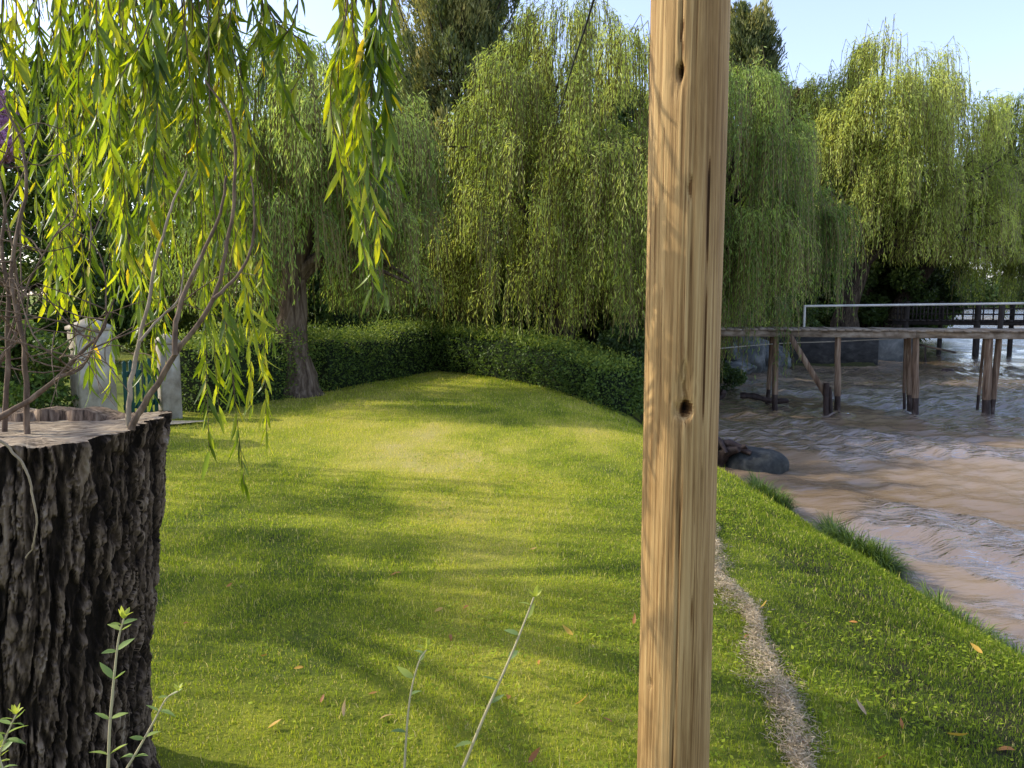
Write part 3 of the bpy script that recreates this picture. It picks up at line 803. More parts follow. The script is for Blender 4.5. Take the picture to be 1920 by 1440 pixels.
# leafy background
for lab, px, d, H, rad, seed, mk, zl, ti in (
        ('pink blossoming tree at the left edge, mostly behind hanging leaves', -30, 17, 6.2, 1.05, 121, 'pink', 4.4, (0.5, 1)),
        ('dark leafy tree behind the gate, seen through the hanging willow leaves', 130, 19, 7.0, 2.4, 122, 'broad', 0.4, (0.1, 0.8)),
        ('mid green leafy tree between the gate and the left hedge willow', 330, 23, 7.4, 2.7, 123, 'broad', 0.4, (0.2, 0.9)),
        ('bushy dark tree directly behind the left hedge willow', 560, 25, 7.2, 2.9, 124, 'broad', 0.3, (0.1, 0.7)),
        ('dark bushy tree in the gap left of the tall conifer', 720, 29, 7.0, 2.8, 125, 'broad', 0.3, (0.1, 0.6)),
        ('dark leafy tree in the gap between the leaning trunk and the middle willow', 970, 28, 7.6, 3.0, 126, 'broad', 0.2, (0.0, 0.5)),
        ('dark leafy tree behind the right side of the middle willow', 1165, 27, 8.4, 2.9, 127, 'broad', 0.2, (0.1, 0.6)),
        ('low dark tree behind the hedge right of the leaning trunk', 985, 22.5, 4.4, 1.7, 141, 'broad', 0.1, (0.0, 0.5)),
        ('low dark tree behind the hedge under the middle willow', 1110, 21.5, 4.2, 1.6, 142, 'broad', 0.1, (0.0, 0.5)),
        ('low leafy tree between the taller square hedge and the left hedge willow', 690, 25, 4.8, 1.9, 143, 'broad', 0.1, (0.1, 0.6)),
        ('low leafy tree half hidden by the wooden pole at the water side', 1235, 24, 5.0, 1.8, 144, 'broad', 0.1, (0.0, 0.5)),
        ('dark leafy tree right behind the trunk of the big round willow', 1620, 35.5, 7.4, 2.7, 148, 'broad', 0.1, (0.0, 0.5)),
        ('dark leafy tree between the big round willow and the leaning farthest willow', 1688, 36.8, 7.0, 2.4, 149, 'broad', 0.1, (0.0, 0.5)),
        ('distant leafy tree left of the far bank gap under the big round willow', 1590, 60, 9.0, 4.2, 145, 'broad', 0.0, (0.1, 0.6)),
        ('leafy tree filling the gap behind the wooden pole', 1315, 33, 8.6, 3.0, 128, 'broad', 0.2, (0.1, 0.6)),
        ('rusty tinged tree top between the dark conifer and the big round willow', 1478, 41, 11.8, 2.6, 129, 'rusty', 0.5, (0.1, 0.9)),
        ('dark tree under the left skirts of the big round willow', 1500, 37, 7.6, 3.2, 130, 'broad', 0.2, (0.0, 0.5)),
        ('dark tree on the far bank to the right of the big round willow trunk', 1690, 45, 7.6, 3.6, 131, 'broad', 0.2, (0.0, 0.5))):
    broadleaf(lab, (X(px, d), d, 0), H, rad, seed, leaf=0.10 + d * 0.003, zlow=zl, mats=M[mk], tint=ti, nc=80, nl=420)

# far woods across the bay: reads as one mass
g = Geo()
n = 60000
a = rng.uniform(0, 1, n)
fx = 95 + a * 420; fy = 203 + a * 75 + rng.uniform(0, 10, n)
cz = 6 + 5 * vnoise(a * 60, 0 * a, 5) + 4 * vnoise(a * 190, 0 * a, 6)
P = np.stack([fx, fy, ground_z(fx, fy) + cz * rng.uniform(0, 1, n) ** 0.8], -1)
leaves(g, P, norm(rng.normal(size=(n, 3))), rng.uniform(0.8, 2.0, n), rng.uniform(0.5, 1.0, n), np.clip(0.5 + rng.normal(0, 0.2, n), 0, 1))
o = g.build('far_wood', M['broad'], smooth=False); o['kind'] = 'stuff'
o['label'] = 'hazy line of far off trees across the river'; o['category'] = 'wood'

# ------------------------------------------------------------------ foreground willow
def near_willow():
    r = np.random.default_rng(404)
    base = np.array([-5.2, 4.9, 0.0])
    root = thing('willow_tree', 'nearest willow whose long leafy strands hang across the upper left', 'tree', base, 'weeping willows around the lawn and river bank')
    gt = Geo(); gl = Geo()
    bough = spline([base + np.array([0.1, 0, 2.2]), (-3.6, 3.9, 3.6), (-2.0, 2.95, 3.75), (-1.1, 2.75, 3.6), (-0.3, 2.6, 3.3)], 24)
    limbs(gt, base, 5, 2.3, 0.17, [(-6.5, 5.0, 5.2), (-5.5, 6.6, 5.6), (-7.5, 3.5, 5.4), (-4.6, 6.4, 5.0), (-6.2, 2.6, 5.0)], 405)
    tube(gt, bough, np.linspace(0.11, 0.02, 24), 9, rough=0.1)

    def strand(pts, leafy=0.0, dens=1.0, big=1.0, r_=None):
        pts = np.asarray(pts)
        n = len(pts)
        tube(gl, pts, np.linspace(0.0042, 0.0013, n), 4, mat=1, cap=False)
        seg = np.linalg.norm(np.diff(pts, axis=0), axis=1); ln = seg.sum()
        m = max(int(ln * (1 - leafy) / 0.021 * dens), 4)
        u = (leafy + (1 - leafy) * (np.arange(m) + r.uniform(0, 0.7, m)) / m)
        u = np.clip(u, 0, 0.998) * (n - 1)
        i = u.astype(int); f = (u - i)[:, None]
        P = pts[i] * (1 - f) + pts[i + 1] * f
        T = norm(pts[i + 1] - pts[i])
        az = r.uniform(0, 2 * math.pi, m)
        H = np.stack([np.cos(az), np.sin(az), 0 * az], -1)
        sp = r.uniform(0.15, 0.65, m)[:, None]
        D = norm(T * 0.55 + H * sp + np.array([0, 0, -0.45]))
        L = big * r.uniform(0.055, 0.115, m); W = L * r.uniform(0.12, 0.185, m)
        t = np.clip(r.uniform(0.0, 0.85) + r.normal(0, 0.2, m), 0, 0.88)
        t = np.where(r.uniform(size=m) < 0.025, r.uniform(0.92, 1, m), t)
        # blades tend to face sideways so that sun shines through them
        leaves_fine(gl, P, D, L, W, t, 0, 0.22, r)

    def drop(px, pxe, pye, d, leafy=0.0, dens=1.0, wob=0.05):
        end = at(pxe, pye, d)
        j = int(np.argmin(np.abs(bough[:, 0] - at(px, -120, d)[0])))
        top = bough[j] + np.array([0, 0, 0.0])
        a = at(px, 0, d + r.normal() * 0.05)
        m1 = a * 0.6 + end * 0.4 + np.array([r.normal() * wob, r.normal() * wob, 0])
        ctrl = [top, top * 0.35 + a * 0.65 + np.array([0, 0, 0.25]), a, m1, end] if pye > 60 else [top, a, end]
        strand(spline(ctrl, 22), leafy, dens)

    for k in range(40):            # dense left curtain
        px = r.uniform(45, 335)
        drop(px, px + r.normal(0, 22), r.uniform(300, 640) - 0.25 * max(px - 200, 0), r.uniform(2.4, 3.7))
    for k in range(16):            # lower skirts at far left
        px = r.uniform(90, 320)
        drop(px, px + r.normal(0, 18), r.uniform(560, 770), r.uniform(2.7, 3.6), 0.3)
    for px, pxe, pye, d in ((345, 392, 848, 2.6), (360, 412, 790, 2.7), (372, 440, 742, 2.8), (390, 458, 908, 2.65), (420, 500, 828, 2.75), (400, 472, 770, 2.9),
                            (350, 425, 690, 3.0), (440, 512, 655, 3.0), (385, 450, 640, 2.9), (410, 492, 700, 2.7), (330, 400, 620, 3.1), (365, 470, 590, 3.2), (340, 385, 760, 2.8)):
        drop(px, pxe, pye, d, r.uniform(0.40, 0.55), 1.35, 0.04)
    for k in range(17):            # short tips along the top
        px = r.uniform(330, 590)
        drop(px, px + r.normal(0, 15), r.uniform(60, 270), r.uniform(2.5, 3.3), 0.2, 1.0)
    for px, pxe, pye, d in ((640, 655, 330, 2.6), (652, 690, 500, 2.55), (668, 700, 545, 2.6), (690, 716, 470, 2.5), (715, 722, 560, 2.65), (735, 742, 310, 2.55),
                            (648, 672, 410, 2.7), (700, 735, 440, 2.7), (660, 668, 260, 2.5), (720, 700, 390, 2.7), (645, 690, 450, 2.75), (712, 728, 200, 2.5)):
        drop(px, pxe, pye, d - 0.33, 0.15, 1.15, 0.03)
    for px, pye in ((-10, 330), (5, 210), (22, 120), (-25, 420), (30, 300), (12, 90)):
        drop(px, px + r.normal(0, 8), pye, r.uniform(2.5, 3.2), 0.3, 0.6)

    # the rest of the crown, to the left of the frame, in flat sprays with gaps between
    for c in range(30):
        x = r.uniform(-9.0, -4.4); y = r.uniform(3.45 + 0.176 * -x, min(8.4, (-x - 1.0) / 0.72 + 1.2)) if x < -5.2 else r.uniform(4.4, 5.0); x = min(x, -0.72 * y - 0.9); z = r.uniform(2.8, 6.2)
        for q in range(15):
            p0 = np.array([x, y, z]) + r.normal(size=3) * np.array([0.5, 0.13, 0.16])
            ln = r.uniform(0.4, 1.1)
            p1 = p0 + np.array([r.normal() * 0.1, r.normal() * 0.06, -ln * 0.4]); p2 = p1 + np.array([r.normal() * 0.06, r.normal() * 0.05, -ln * 0.6])
            strand(spline([p0, p1, p2], 7), 0.0, 0.75, 1.35)
    gl.build('hanging_foliage', [M['willow_near'], M['twig']], root)
    gt.build('trunk', M['bark'], root)


near_willow()

# ------------------------------------------------------------------ wooden pole
def pole():
    c0 = at(1266, 1440, 2.06); ctop = at(1288, 0, 2.06)
    ax = (c0[0] + ctop[0]) / 2
    root = thing('wooden_pole', 'tall debarked round wooden pole with knots and cracks standing in the foreground', 'pole', (ax, 2.06, 0))
    zs = np.linspace(-0.3, 3.55, 520); k = 150
    an = np.linspace(0, 2 * math.pi, k, endpoint=False)
    A, Z = np.meshgrid(an, zs)
    r0 = 0.1005 - 0.0022 * Z
    wob = 0.007 * (fbm(np.cos(A) * 1.1 + 4, Z * 0.8 + np.sin(A), 201) - 0.5) * 2 + 0.0022 * (fbm(A * 6, Z * 1.2, 203) - 0.5) + 0.0014 * (fbm(A * 26, Z * 1.6, 205) - 0.5)
    camc = math.atan2(-2.06, -ax)
    Rr = r0 * (1 + 0.016 * np.cos(4 * (A - camc - 0.16)) * (0.6 + 0.8 * vnoise(Z * 0.9, 0 * Z, 211))) + wob
    t = np.full(A.shape, 0.6)
    # (angle, z, angular halfwidth, z halfwidth, depth): facing the camera is -pi/2
    cam = math.atan2(-2.06, -ax)
    def pit(a0, z0, aw, zw, dep, tone):
        nonlocal Rr, t
        da = np.angle(np.exp(1j * (A - a0))) + aw * 0.9 * (vnoise(Z * 38 + a0 * 9, A * 9, 233) - 0.5); q = np.exp(-((da / aw) ** 2 + ((Z - z0) / zw) ** 2) ** 1.4)
        Rr = Rr - dep * q; t = np.minimum(t, 0.6 - tone * q)
    def ang(px, py):                # surface angle for a place seen on the pole's face
        p = at(px, py, 2.06 - 0.08); c = at(1266 + (1288 - 1266) * (1440 - py) / 1440, py, 2.06 - 0.08)
        s = np.clip((p[0] - c[0]) / 0.098, -0.98, 0.98)
        return cam + math.asin(s), p[2]
    a_, z_ = ang(1268, 135); pit(a_, z_, 0.085, 0.019, 0.030, 0.7); pit(a_ + 0.03, z_ + 0.09, 0.05, 0.12, 0.009, 0.4); pit(a_ - 0.06, z_ - 0.01, 0.22, 0.05, 0.004, 0.16)
    a_, z_ = ang(1280, 764); pit(a_ + 0.05, z_ - 0.004, 0.16, 0.020, 0.034, 0.7); pit(a_ - 0.03, z_ + 0.02, 0.3, 0.075, 0.005, 0.12); pit(a_ + 0.06, z_ + 0.055, 0.12, 0.07, 0.012, 0.18)
    a_, z_ = ang(1290, 355); pit(a_, z_, 0.07, 0.03, 0.008, 0.3)
    a_, z_ = ang(1222, 1290); pit(a_, z_, 0.10, 0.02, 0.006, 0.2)
    # long drying checks down the shaded side of the face
    for px, w, zlo, zhi, dep, sd in ((1286, 0.016, 1.5, 3.5, 0.007, 1), (1276, 0.022, -0.3, 1.30, 0.010, 2), (1318, 0.010, 0.9, 2.2, 0.005, 3), (1247, 0.007, 0.5, 1.4, 0.004, 4), (1258, 0.008, 1.85, 3.3, 0.004, 5), (1232, 0.006, 1.1, 2.6, 0.003, 6), (1305, 0.008, -0.2, 1.1, 0.004, 7)):
        a_, _ = ang(px, 720)
        am = a_ + 0.05 * (vnoise(Z * 1.3, 0 * Z + sd, 207 + sd) - 0.5) * 2
        q = np.exp(-np.abs(np.angle(np.exp(1j * (A - am - 0.02 * (vnoise(Z * 9, 0 * Z, 227 + sd) - 0.5)))) / w) ** 1.6) * sstep(zlo, zlo + 0.25, Z) * (1 - sstep(zhi - 0.25, zhi, Z)) * (0.35 + 0.9 * vnoise(Z * 5, 0 * Z, 217 + sd))
        Rr = Rr - dep * q; t = np.minimum(t, 0.6 - 0.42 * q)
    V = np.stack([ax + 0.012 * (Z - 1.6) * 0 + Rr * np.cos(A), 2.06 + Rr * np.sin(A), Z], -1)
    n = len(zs)
    i = np.arange(n - 1)[:, None] * k; j = np.arange(k)[None]; j2 = (j + 1) % k
    q = np.stack([i + j, i + j2, i + k + j2, i + k + j], -1).reshape(-1, 4)
    g = Geo(); g.add(V.reshape(-1, 3), [q], t[:-1].ravel())
    g.add(V[-1], [np.arange(k)[None]], 0.6)
    g.build('shaft', M['pole'], root)
    # cable from the pole top away to the trees
    a = np.array([ax, 2.06, 3.32]); mid = at(1067, 145, 9.5); e = at(1035, 262, 16.2)
    g = Geo(); tube(g, spline([a, at(1113, 0, 5.6), mid, e], 40), 0.0085, 6)
    tag(g.build('overhead_cable', M['cable']), 'thin black cable running from the pole top away into the middle willow', 'cable')


pole()

# ------------------------------------------------------------------ stump
def stump():
    r = np.random.default_rng(55)
    cx, cy, R = -1.405, 2.22, 0.355
    root = thing('tree_stump', 'tall sawn tree stump with deeply furrowed dark bark and bare sprouts', 'stump', (cx, cy, 0))
    k = 860; zs = np.linspace(-0.15, 1.0, 520)
    an = np.linspace(0, 2 * math.pi, k, endpoint=False)
    A, U = np.meshgrid(an, zs)
    def ztop(a): return 1.235 + 0.004 * np.cos(a) + 0.012 * np.sin(3 * a + 1) + 0.014 * (vnoise(np.cos(a) * 9, np.sin(a) * 9, 3) - 0.5)
    Z = np.where(U < 0, U, U * ztop(A))
    # ridged, braided bark
    s = A * R
    wx = s + 0.02 * (fbm(np.cos(A) * 3, Z * 3.2 + np.sin(A) * 3, 301) - 0.5) * 2 + 0.022 * (fbm(np.cos(A) * 10 + 3, Z * 8 + np.sin(A) * 10, 303) - 0.5)
    wx = wx + 0.010 * (fbm(np.cos(A) * 26 + 5, Z * 26 + np.sin(A) * 26, 305) - 0.5) * 2
    def ridge(fx, fz, sd):
        per = int(round(2 * math.pi * R * fx))
        xx = (wx / (2 * math.pi * R)) * per
        v = vnoise(np.mod(xx, per), Z * fz, sd)
        # blend across the seam at the back is hidden by the wrap of mod
        return 1 - np.abs(2 * v - 1)
    b1 = ridge(42, 2.9, 311); b2 = ridge(74, 6.5, 313); b3 = ridge(150, 20, 317)
    # narrow dark fissures between flat plates, broken up by finer ones
    f1 = sstep(0.06, 0.34, 1 - b1); f2 = sstep(0.04, 0.30, 1 - b2); f3 = sstep(0.0, 0.4, 1 - b3)
    fine = fbm(wx * 150, Z * 26, 321, 4)
    groove = np.clip(f1 * (0.45 + 0.55 * f2) * (0.6 + 0.4 * f3), 0, 1)
    plate = fbm(wx * 34, Z * 6, 325, 3)
    crag = fbm(np.cos(A) * 40 + 9, Z * 34 + np.sin(A) * 40, 331, 4)
    depth = 0.026 * (groove - 0.6) + 0.020 * (plate - 0.5) + 0.010 * (fine - 0.5) + 0.010 * (crag - 0.5)
    foot = 0.10 * np.exp(-np.maximum(Z, 0) / 0.10) * (1 + 0.5 * np.sin(A * 5 + 1))
    lean = -0.045 * (Z - 1.2)
    lump = 0.03 * (fbm(np.cos(A) * 1.6 + 3, np.sin(A) * 1.6 + Z * 1.2, 323) - 0.5) * 2
    RR = R * (0.985) + depth + foot + lump + 0.008 * np.exp(-((Z - ztop(A)) / 0.05) ** 2)
    V = np.stack([cx + 0.12 * np.minimum(Z - 1.24, 0) + RR * np.cos(A), cy + RR * np.sin(A), Z], -1)
    n = len(zs); i = np.arange(n - 1)[:, None] * k; j = np.arange(k)[None]; j2 = (j + 1) % k
    q = np.stack([i + j, i + j2, i + k + j2, i + k + j], -1).reshape(-1, 4)
    t = np.clip(-0.05 + 0.52 * groove * (0.5 + plate) + 0.4 * (fine - 0.5) + 0.45 * (crag - 0.5) + 0.25 * (fbm(wx * 16, Z * 7, 327) - 0.5) + 0.25 * sstep(0.62, 0.8, fbm(np.cos(A) * 6, Z * 6 + np.sin(A) * 6, 329)), 0, 1)  # grooves also darkened in the colour, as cavity shade over the relief
    g = Geo(); g.add(V.reshape(-1, 3), [q], t[:-1].ravel())
    g.build('bark', M['stump_bark'], root)
    # sawn top, slightly dished, saw marks
    g = Geo(); rim = V[-1]; m = 30
    rows = []
    for l in range(m + 1):
        f = 1 - l / m
        p = np.array([cx, cy, 0]) + (rim - np.array([cx, cy, 0])) * np.array([f, f, 1])
        h = ztop(an) * 1.0
        p[:, 2] = 1.235 + 0.004 * np.cos(an) * f + (h - 1.235 - 0.004 * np.cos(an)) * f ** 3 - 0.006 * (1 - f) + 0.006 * (fbm(p[:, 0] * 40, p[:, 1] * 6, 331) - 0.5) - 0.003
        rows.append(p)
    W = np.array(rows); W[0] = rim * 1.0; W[0][:, 2] -= 0.001
    i = np.arange(m)[:, None] * k
    q = np.stack([i + j, i + j2, i + k + j2, i + k + j], -1).reshape(-1, 4)
    g.add(W.reshape(-1, 3), [q], 0.5); g.build('sawn_top', M['stump_wood'], root)
    # raised unsawn step at the back of the cut
    g = Geo()
    nx = 60
    xs = np.linspace(-0.15, 0.23, nx)
    yb = 0.10 + 0.03 * (vnoise(xs * 30, xs * 0, 7) - 0.5)
    hh = 0.022 + 0.014 * (vnoise(xs * 26, xs * 0, 9) - 0.3) - 0.03 * sstep(0.08, 0.22, xs)
    hh = np.maximum(hh, 0.006)
    zt = 1.233 + 0.0 * xs
    bot = np.stack([cx + xs, cy + yb, zt - 0.01], -1); top = np.stack([cx + xs, cy + yb + 0.006, zt + hh], -1); bk = np.stack([cx + xs, cy + 0.2 + 0 * xs, zt + hh * 0.9], -1); bb = np.stack([cx + xs, cy + 0.21 + 0 * xs, zt - 0.01], -1)
    VV = np.stack([bot, top, bk, bb], 0).reshape(-1, 3)
    i = np.arange(nx - 1)
    q = np.concatenate([np.stack([l * nx + i, l * nx + i + 1, (l + 1) * nx + i + 1, (l + 1) * nx + i], -1) for l in range(3)])
    g.add(VV, [q], 0.5)
    g.add(np.stack([bot[0], top[0], bk[0], bb[0]]), [np.array([[0, 1, 2, 3]])]); g.add(np.stack([bot[-1], top[-1], bk[-1], bb[-1]]), [np.array([[3, 2, 1, 0]])])
    g.build('splintered_step', M['split_wood'], root, smooth=False)

    # bare sprouts
    def sprout(lines, d, r0, mat='twig', twigs=0, label=None):
        g = Geo()
        for li, (pp, ra, rb) in enumerate(lines):
            dd = np.linspace(d, d + 0.12, len(pp))
            q = spline([at(x, y, e) for (x, y), e in zip(pp, dd)], 7 * len(pp))
            q = q + np.stack([fbm(np.arange(len(q)) * 0.3, np.full(len(q), 1.0 + li), 3) - 0.5, fbm(np.arange(len(q)) * 0.3, np.full(len(q), 9.0 + li), 5) - 0.5, np.zeros(len(q))], -1) * 0.009
            tube(g, q, np.linspace(ra, rb, len(q)), 7, rough=0.12)
            for tt in range(twigs):
                i = r.integers(len(q) // 5, len(q) - 1)
                v = np.array([r.normal() * 0.9, r.normal() * 0.6, abs(r.normal()) * 0.8])
                v = v / np.linalg.norm(v) * r.uniform(0.12, 0.42)
                e = q[i] + v
                c = spline([q[i], q[i] + v * 0.5 + r.normal(size=3) * 0.03, e, e + np.array([v[0] * 0.3, 0, -0.05 + r.normal() * 0.06])], 12)
                tube(g, c, np.linspace(0.0026, 0.0009, 12), 5)
                for s2 in range(2):
                    jx = r.integers(3, 10); w = r.normal(size=3) * 0.07 + v * 0.2
                    tube(g, spline([c[jx], c[jx] + w * 0.6 + r.normal(size=3) * 0.012, c[jx] + w * 1.2], 6), np.linspace(0.0018, 0.0008, 6), 4)
        o = g.build('sprout', M[mat], root)
        if label: o['label'] = label
        return o
    sprout([([(244, 806), (262, 772), (290, 727), (327, 667), (360, 623), (397, 567), (417, 500), (436, 400), (441, 300), (430, 220), (385, 150)], 0.0092, 0.0026),
            ([(327, 667), (330, 600), (350, 540), (378, 480), (412, 400), (425, 330)], 0.0075, 0.003),
            ([(400, 560), (432, 530), (467, 480), (478, 400), (470, 330)], 0.005, 0.002)], 1.98, 0.012, label='forked brown sprout rising from the right rim of the stump')
    sprout([([(241, 800), (243, 750), (248, 700), (262, 640), (278, 570), (294, 480), (318, 400), (350, 320)], 0.0075, 0.0025),
            ([(262, 640), (295, 600), (335, 560), (345, 500)], 0.004, 0.0015)], 2.0, 0.008, 'twig_pale', label='slim grey sprout beside the forked one')
    sprout([([(-40, 815), (5, 780), (50, 753), (110, 707), (153, 660), (187, 627), (203, 590)], 0.010, 0.0025), ([(110, 707), (150, 690), (180, 640), (215, 560)], 0.005, 0.002)], 2.05, 0.014, twigs=6)
    sprout([([(52, 830), (50, 740), (46, 660), (30, 570), (22, 500), (36, 420), (50, 335), (36, 255), (0, 180)], 0.0085, 0.003)], 2.1, 0.009, twigs=6)
    sprout([([(8, 820), (14, 700), (15, 560), (5, 470), (8, 380), (-20, 260)], 0.008, 0.003), ([(14, 640), (40, 560), (80, 480), (130, 400)], 0.004, 0.0015)], 2.15, 0.008, twigs=7)
    sprout([([(-30, 780), (-10, 700), (30, 620), (34, 520), (10, 400)], 0.007, 0.0025)], 2.3, 0.008, twigs=7)
    sprout([([(-25, 815), (8, 832), (36, 862), (58, 905), (68, 975), (62, 1020), (48, 1046)], 0.0038, 0.0016)], 1.72, 0.004, 'twig_pale', label='pale bare twig drooping down the face of the bark')
    # curling dry twigs
    for px, py in ((60, 330), (110, 420), (20, 450), (150, 500), (70, 560)):
        pass


stump()

# ------------------------------------------------------------------ hedges
def hedge(label, line, width, height, seed, dens=900, leaf=0.05, tint=(0.1, 0.6), group='clipped hedges around the lawn', lit_top=0.25, taper=1.0):
    r = np.random.default_rng(seed)
    line = np.asarray(line, float)
    L = spline(line, 60)
    L = np.c_[L[:, :2], ground_z(L[:, 0], L[:, 1])]
    root = thing('hedge', label, 'hedge', L[0], group)
    T = norm(np.gradient(L[:, :2], axis=0)); S = np.stack([T[:, 1], -T[:, 0]], -1)      # S: right of the direction
    g = Geo()
    prof = [(-0.42, -0.2), (-0.44, 0.6), (-0.36, 0.88), (0, 0.93), (0.36, 0.88), (0.44, 0.6), (0.42, -0.2)]
    hv = height * np.linspace(1.0, taper, len(L)) * (0.74 + 0.42 * fbm(np.arange(len(L)) * 0.3, np.zeros(len(L)), seed))
    rows = []
    for a, b in prof:
        rows.append(np.c_[L[:, :2] + S * (a * width * 0.88), L[:, 2] + b * hv * 0.93])
    V = np.stack(rows, 1); n, k = V.shape[:2]
    i = (np.arange(2, n - 3)[:, None] * k + np.arange(k - 1)[None]).ravel()
    g.add(V.reshape(-1, 3), [np.stack([i, i + 1, i + k + 1, i + k], -1)], 0.3)
    for e in (2, n - 3): g.add(V[e], [np.arange(k)[None]], 0.3)
    V = V.reshape(n, k, 3)
    g.build('core', M['hedge_core'], root)
    ln = np.linalg.norm(np.diff(L[:, :2], axis=0), axis=1).sum()
    N_ = int(ln * (2 * height + width) * dens)
    u = r.uniform(0, n - 1.001, N_); i = u.astype(int); f = (u - i)[:, None]
    c = L[i] * (1 - f) + L[i + 1] * f; s = S[i]; h = hv[i]
    side = r.uniform(-1, 1, N_)
    m = width / (2 * height + width)
    a = np.where(np.abs(side) < m, side / m * 0.5, np.sign(side) * 0.5)
    b = np.where(np.abs(side) < m, 1.0, r.uniform(0.0, 1.0, N_))
    bul = 0.26 * (fbm(u * 0.5, b * 2.2 + side, seed + 5) - 0.5) * 2 + 0.2 * (vnoise(u * 1.7, b * 4 + side * 2, seed + 6) - 0.5)
    # round the shoulders
    a = a * (1 - 0.16 * sstep(0.75, 1.0, b) * (np.abs(side) >= m)); 
    P = np.c_[c[:, :2] + s * (a * width + np.sign(a) * bul * (np.abs(side) >= m))[:, None], c[:, 2] + b * h + bul * 0.5 * (np.abs(side) < m)]
    P += r.normal(size=P.shape) * 0.05
    Nn = np.c_[s * np.sign(a)[:, None] * (np.abs(side) >= m)[:, None], (np.abs(side) < m) * 1.0]
    D = norm(Nn * 0.5 + r.normal(size=P.shape) * 0.7 + np.array([0, 0, 0.1]))
    t = np.clip(r.uniform(*tint, N_) + lit_top * (np.abs(side) < m) + 0.3 * (fbm(u * 1.2, b * 4, seed + 9) - 0.5), 0, 1)  # top leaves tinted lighter: sunlight on the hedge top put into colour
    g = Geo()
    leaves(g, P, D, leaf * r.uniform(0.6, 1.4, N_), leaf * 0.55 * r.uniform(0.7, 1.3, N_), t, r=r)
    ne = int(width * height * dens * 1.1)
    for e, sg in ((0, -1), (n - 1, 1)):
        a_ = r.uniform(-0.5, 0.5, ne); b_ = r.uniform(0, 0.98, ne)
        q = np.c_[L[e, :2] + S[e] * (a_ * width)[:, None] + T[e] * (sg * (r.normal(0, 0.07, ne) + 0.12 - 0.5 * a_ ** 2))[:, None], L[e, 2] + b_ * hv[e]]
        leaves(g, q, norm(r.normal(size=(ne, 3)) + np.r_[T[e] * sg, 0.1]), leaf * r.uniform(0.6, 1.4, ne), leaf * 0.55, np.clip(r.uniform(*tint, ne), 0, 1), r=r)
    # shoots sticking out of the top
    ns = int(ln * 70)
    u = r.uniform(0, n - 1.001, ns); i = u.astype(int)
    base = np.c_[L[i, :2] + S[i] * (r.uniform(-0.45, 0.45, ns) * width)[:, None], L[i, 2] + hv[i] * 0.98]
    for q in range(7):
        leaves(g, base + np.c_[r.normal(size=(ns, 2)) * 0.025, 0.022 * q * r.uniform(0.2, 2.0, ns)], norm(r.normal(size=(ns, 3)) + np.array([0, 0, 0.8])), leaf * r.uniform(0.7, 1.2, ns), leaf * 0.4, np.clip(r.uniform(0.4, 0.9, ns), 0, 1), r=r)
    g.build('foliage', M['hedge'], root, smooth=False)


hedge('sunlit low hedge from the gate pillar to the flared willow trunk', [(-4.55, 10.7), (-4.1, 12.0), (-3.75, 13.1)], 0.95, 1.1, 501, tint=(0.2, 0.7))
hedge('low hedge running from the flared willow trunk to the far corner of the lawn', [(-3.55, 13.2), (-2.9, 14.9), (-2.0, 17.2)], 0.95, 0.98, 502)
hedge('dark shaded hedge along the back right side of the lawn down to the water', [(-2.1, 17.9), (-0.6, 16.4), (1.0, 14.4), (1.95, 13.2)], 1.0, 0.96, 503, dens=900, leaf=0.06, tint=(0.05, 0.6), lit_top=0.25, taper=0.8)
hedge('taller square clipped hedge behind the lawn hedge, left of the dark leaning trunk', [(-5.2, 22.5), (-1.0, 21.5)], 1.0, 1.62, 504, dens=500, leaf=0.07, tint=(0.1, 0.5), lit_top=0.4)

# undergrowth behind the hedge and on the far bank
for lab, x, y, H, rad, seed, mk, ti in (
        ('tangled dark shrub overhanging the water at the end of the back hedge', 2.1, 14.2, 1.5, 0.75, 601, 'broad', (0.0, 0.5)),
        ('leafy shrub behind the middle of the back hedge', 0.2, 17.6, 1.9, 0.9, 602, 'broad', (0.1, 0.6)),
        ('dark green shrub growing behind the sawn stump', -5.4, 8.4, 1.25, 0.8, 603, 'hedge', (0.0, 0.5)),
        ('shrub at the left edge of the picture beside the gate pillar', -6.9, 9.6, 1.6, 1.0, 604, 'broad', (0.1, 0.7)),
        ('dark shrub on the bank under the landward end of the jetty', 4.9, 19.5, 1.5, 0.9, 605, 'broad', (0.0, 0.4)),
        ('leafy shrub on the far bank above the dark retaining wall', 8.6, 29.6, 2.1, 1.3, 606, 'broad', (0.1, 0.6)),
        ('low dark shrub beside the trunk of the big round willow', 11.4, 30.5, 1.7, 1.2, 607, 'broad', (0.0, 0.5))):
    broadleaf(lab, (x, y, 0), H, rad, seed, leaf=0.05 + y * 0.002, nc=36, nl=300, zlow=0.1, mats=M[mk], tint=ti, r0=0.03, group='shrubs', name='shrub', cat='shrub', lk='stem')

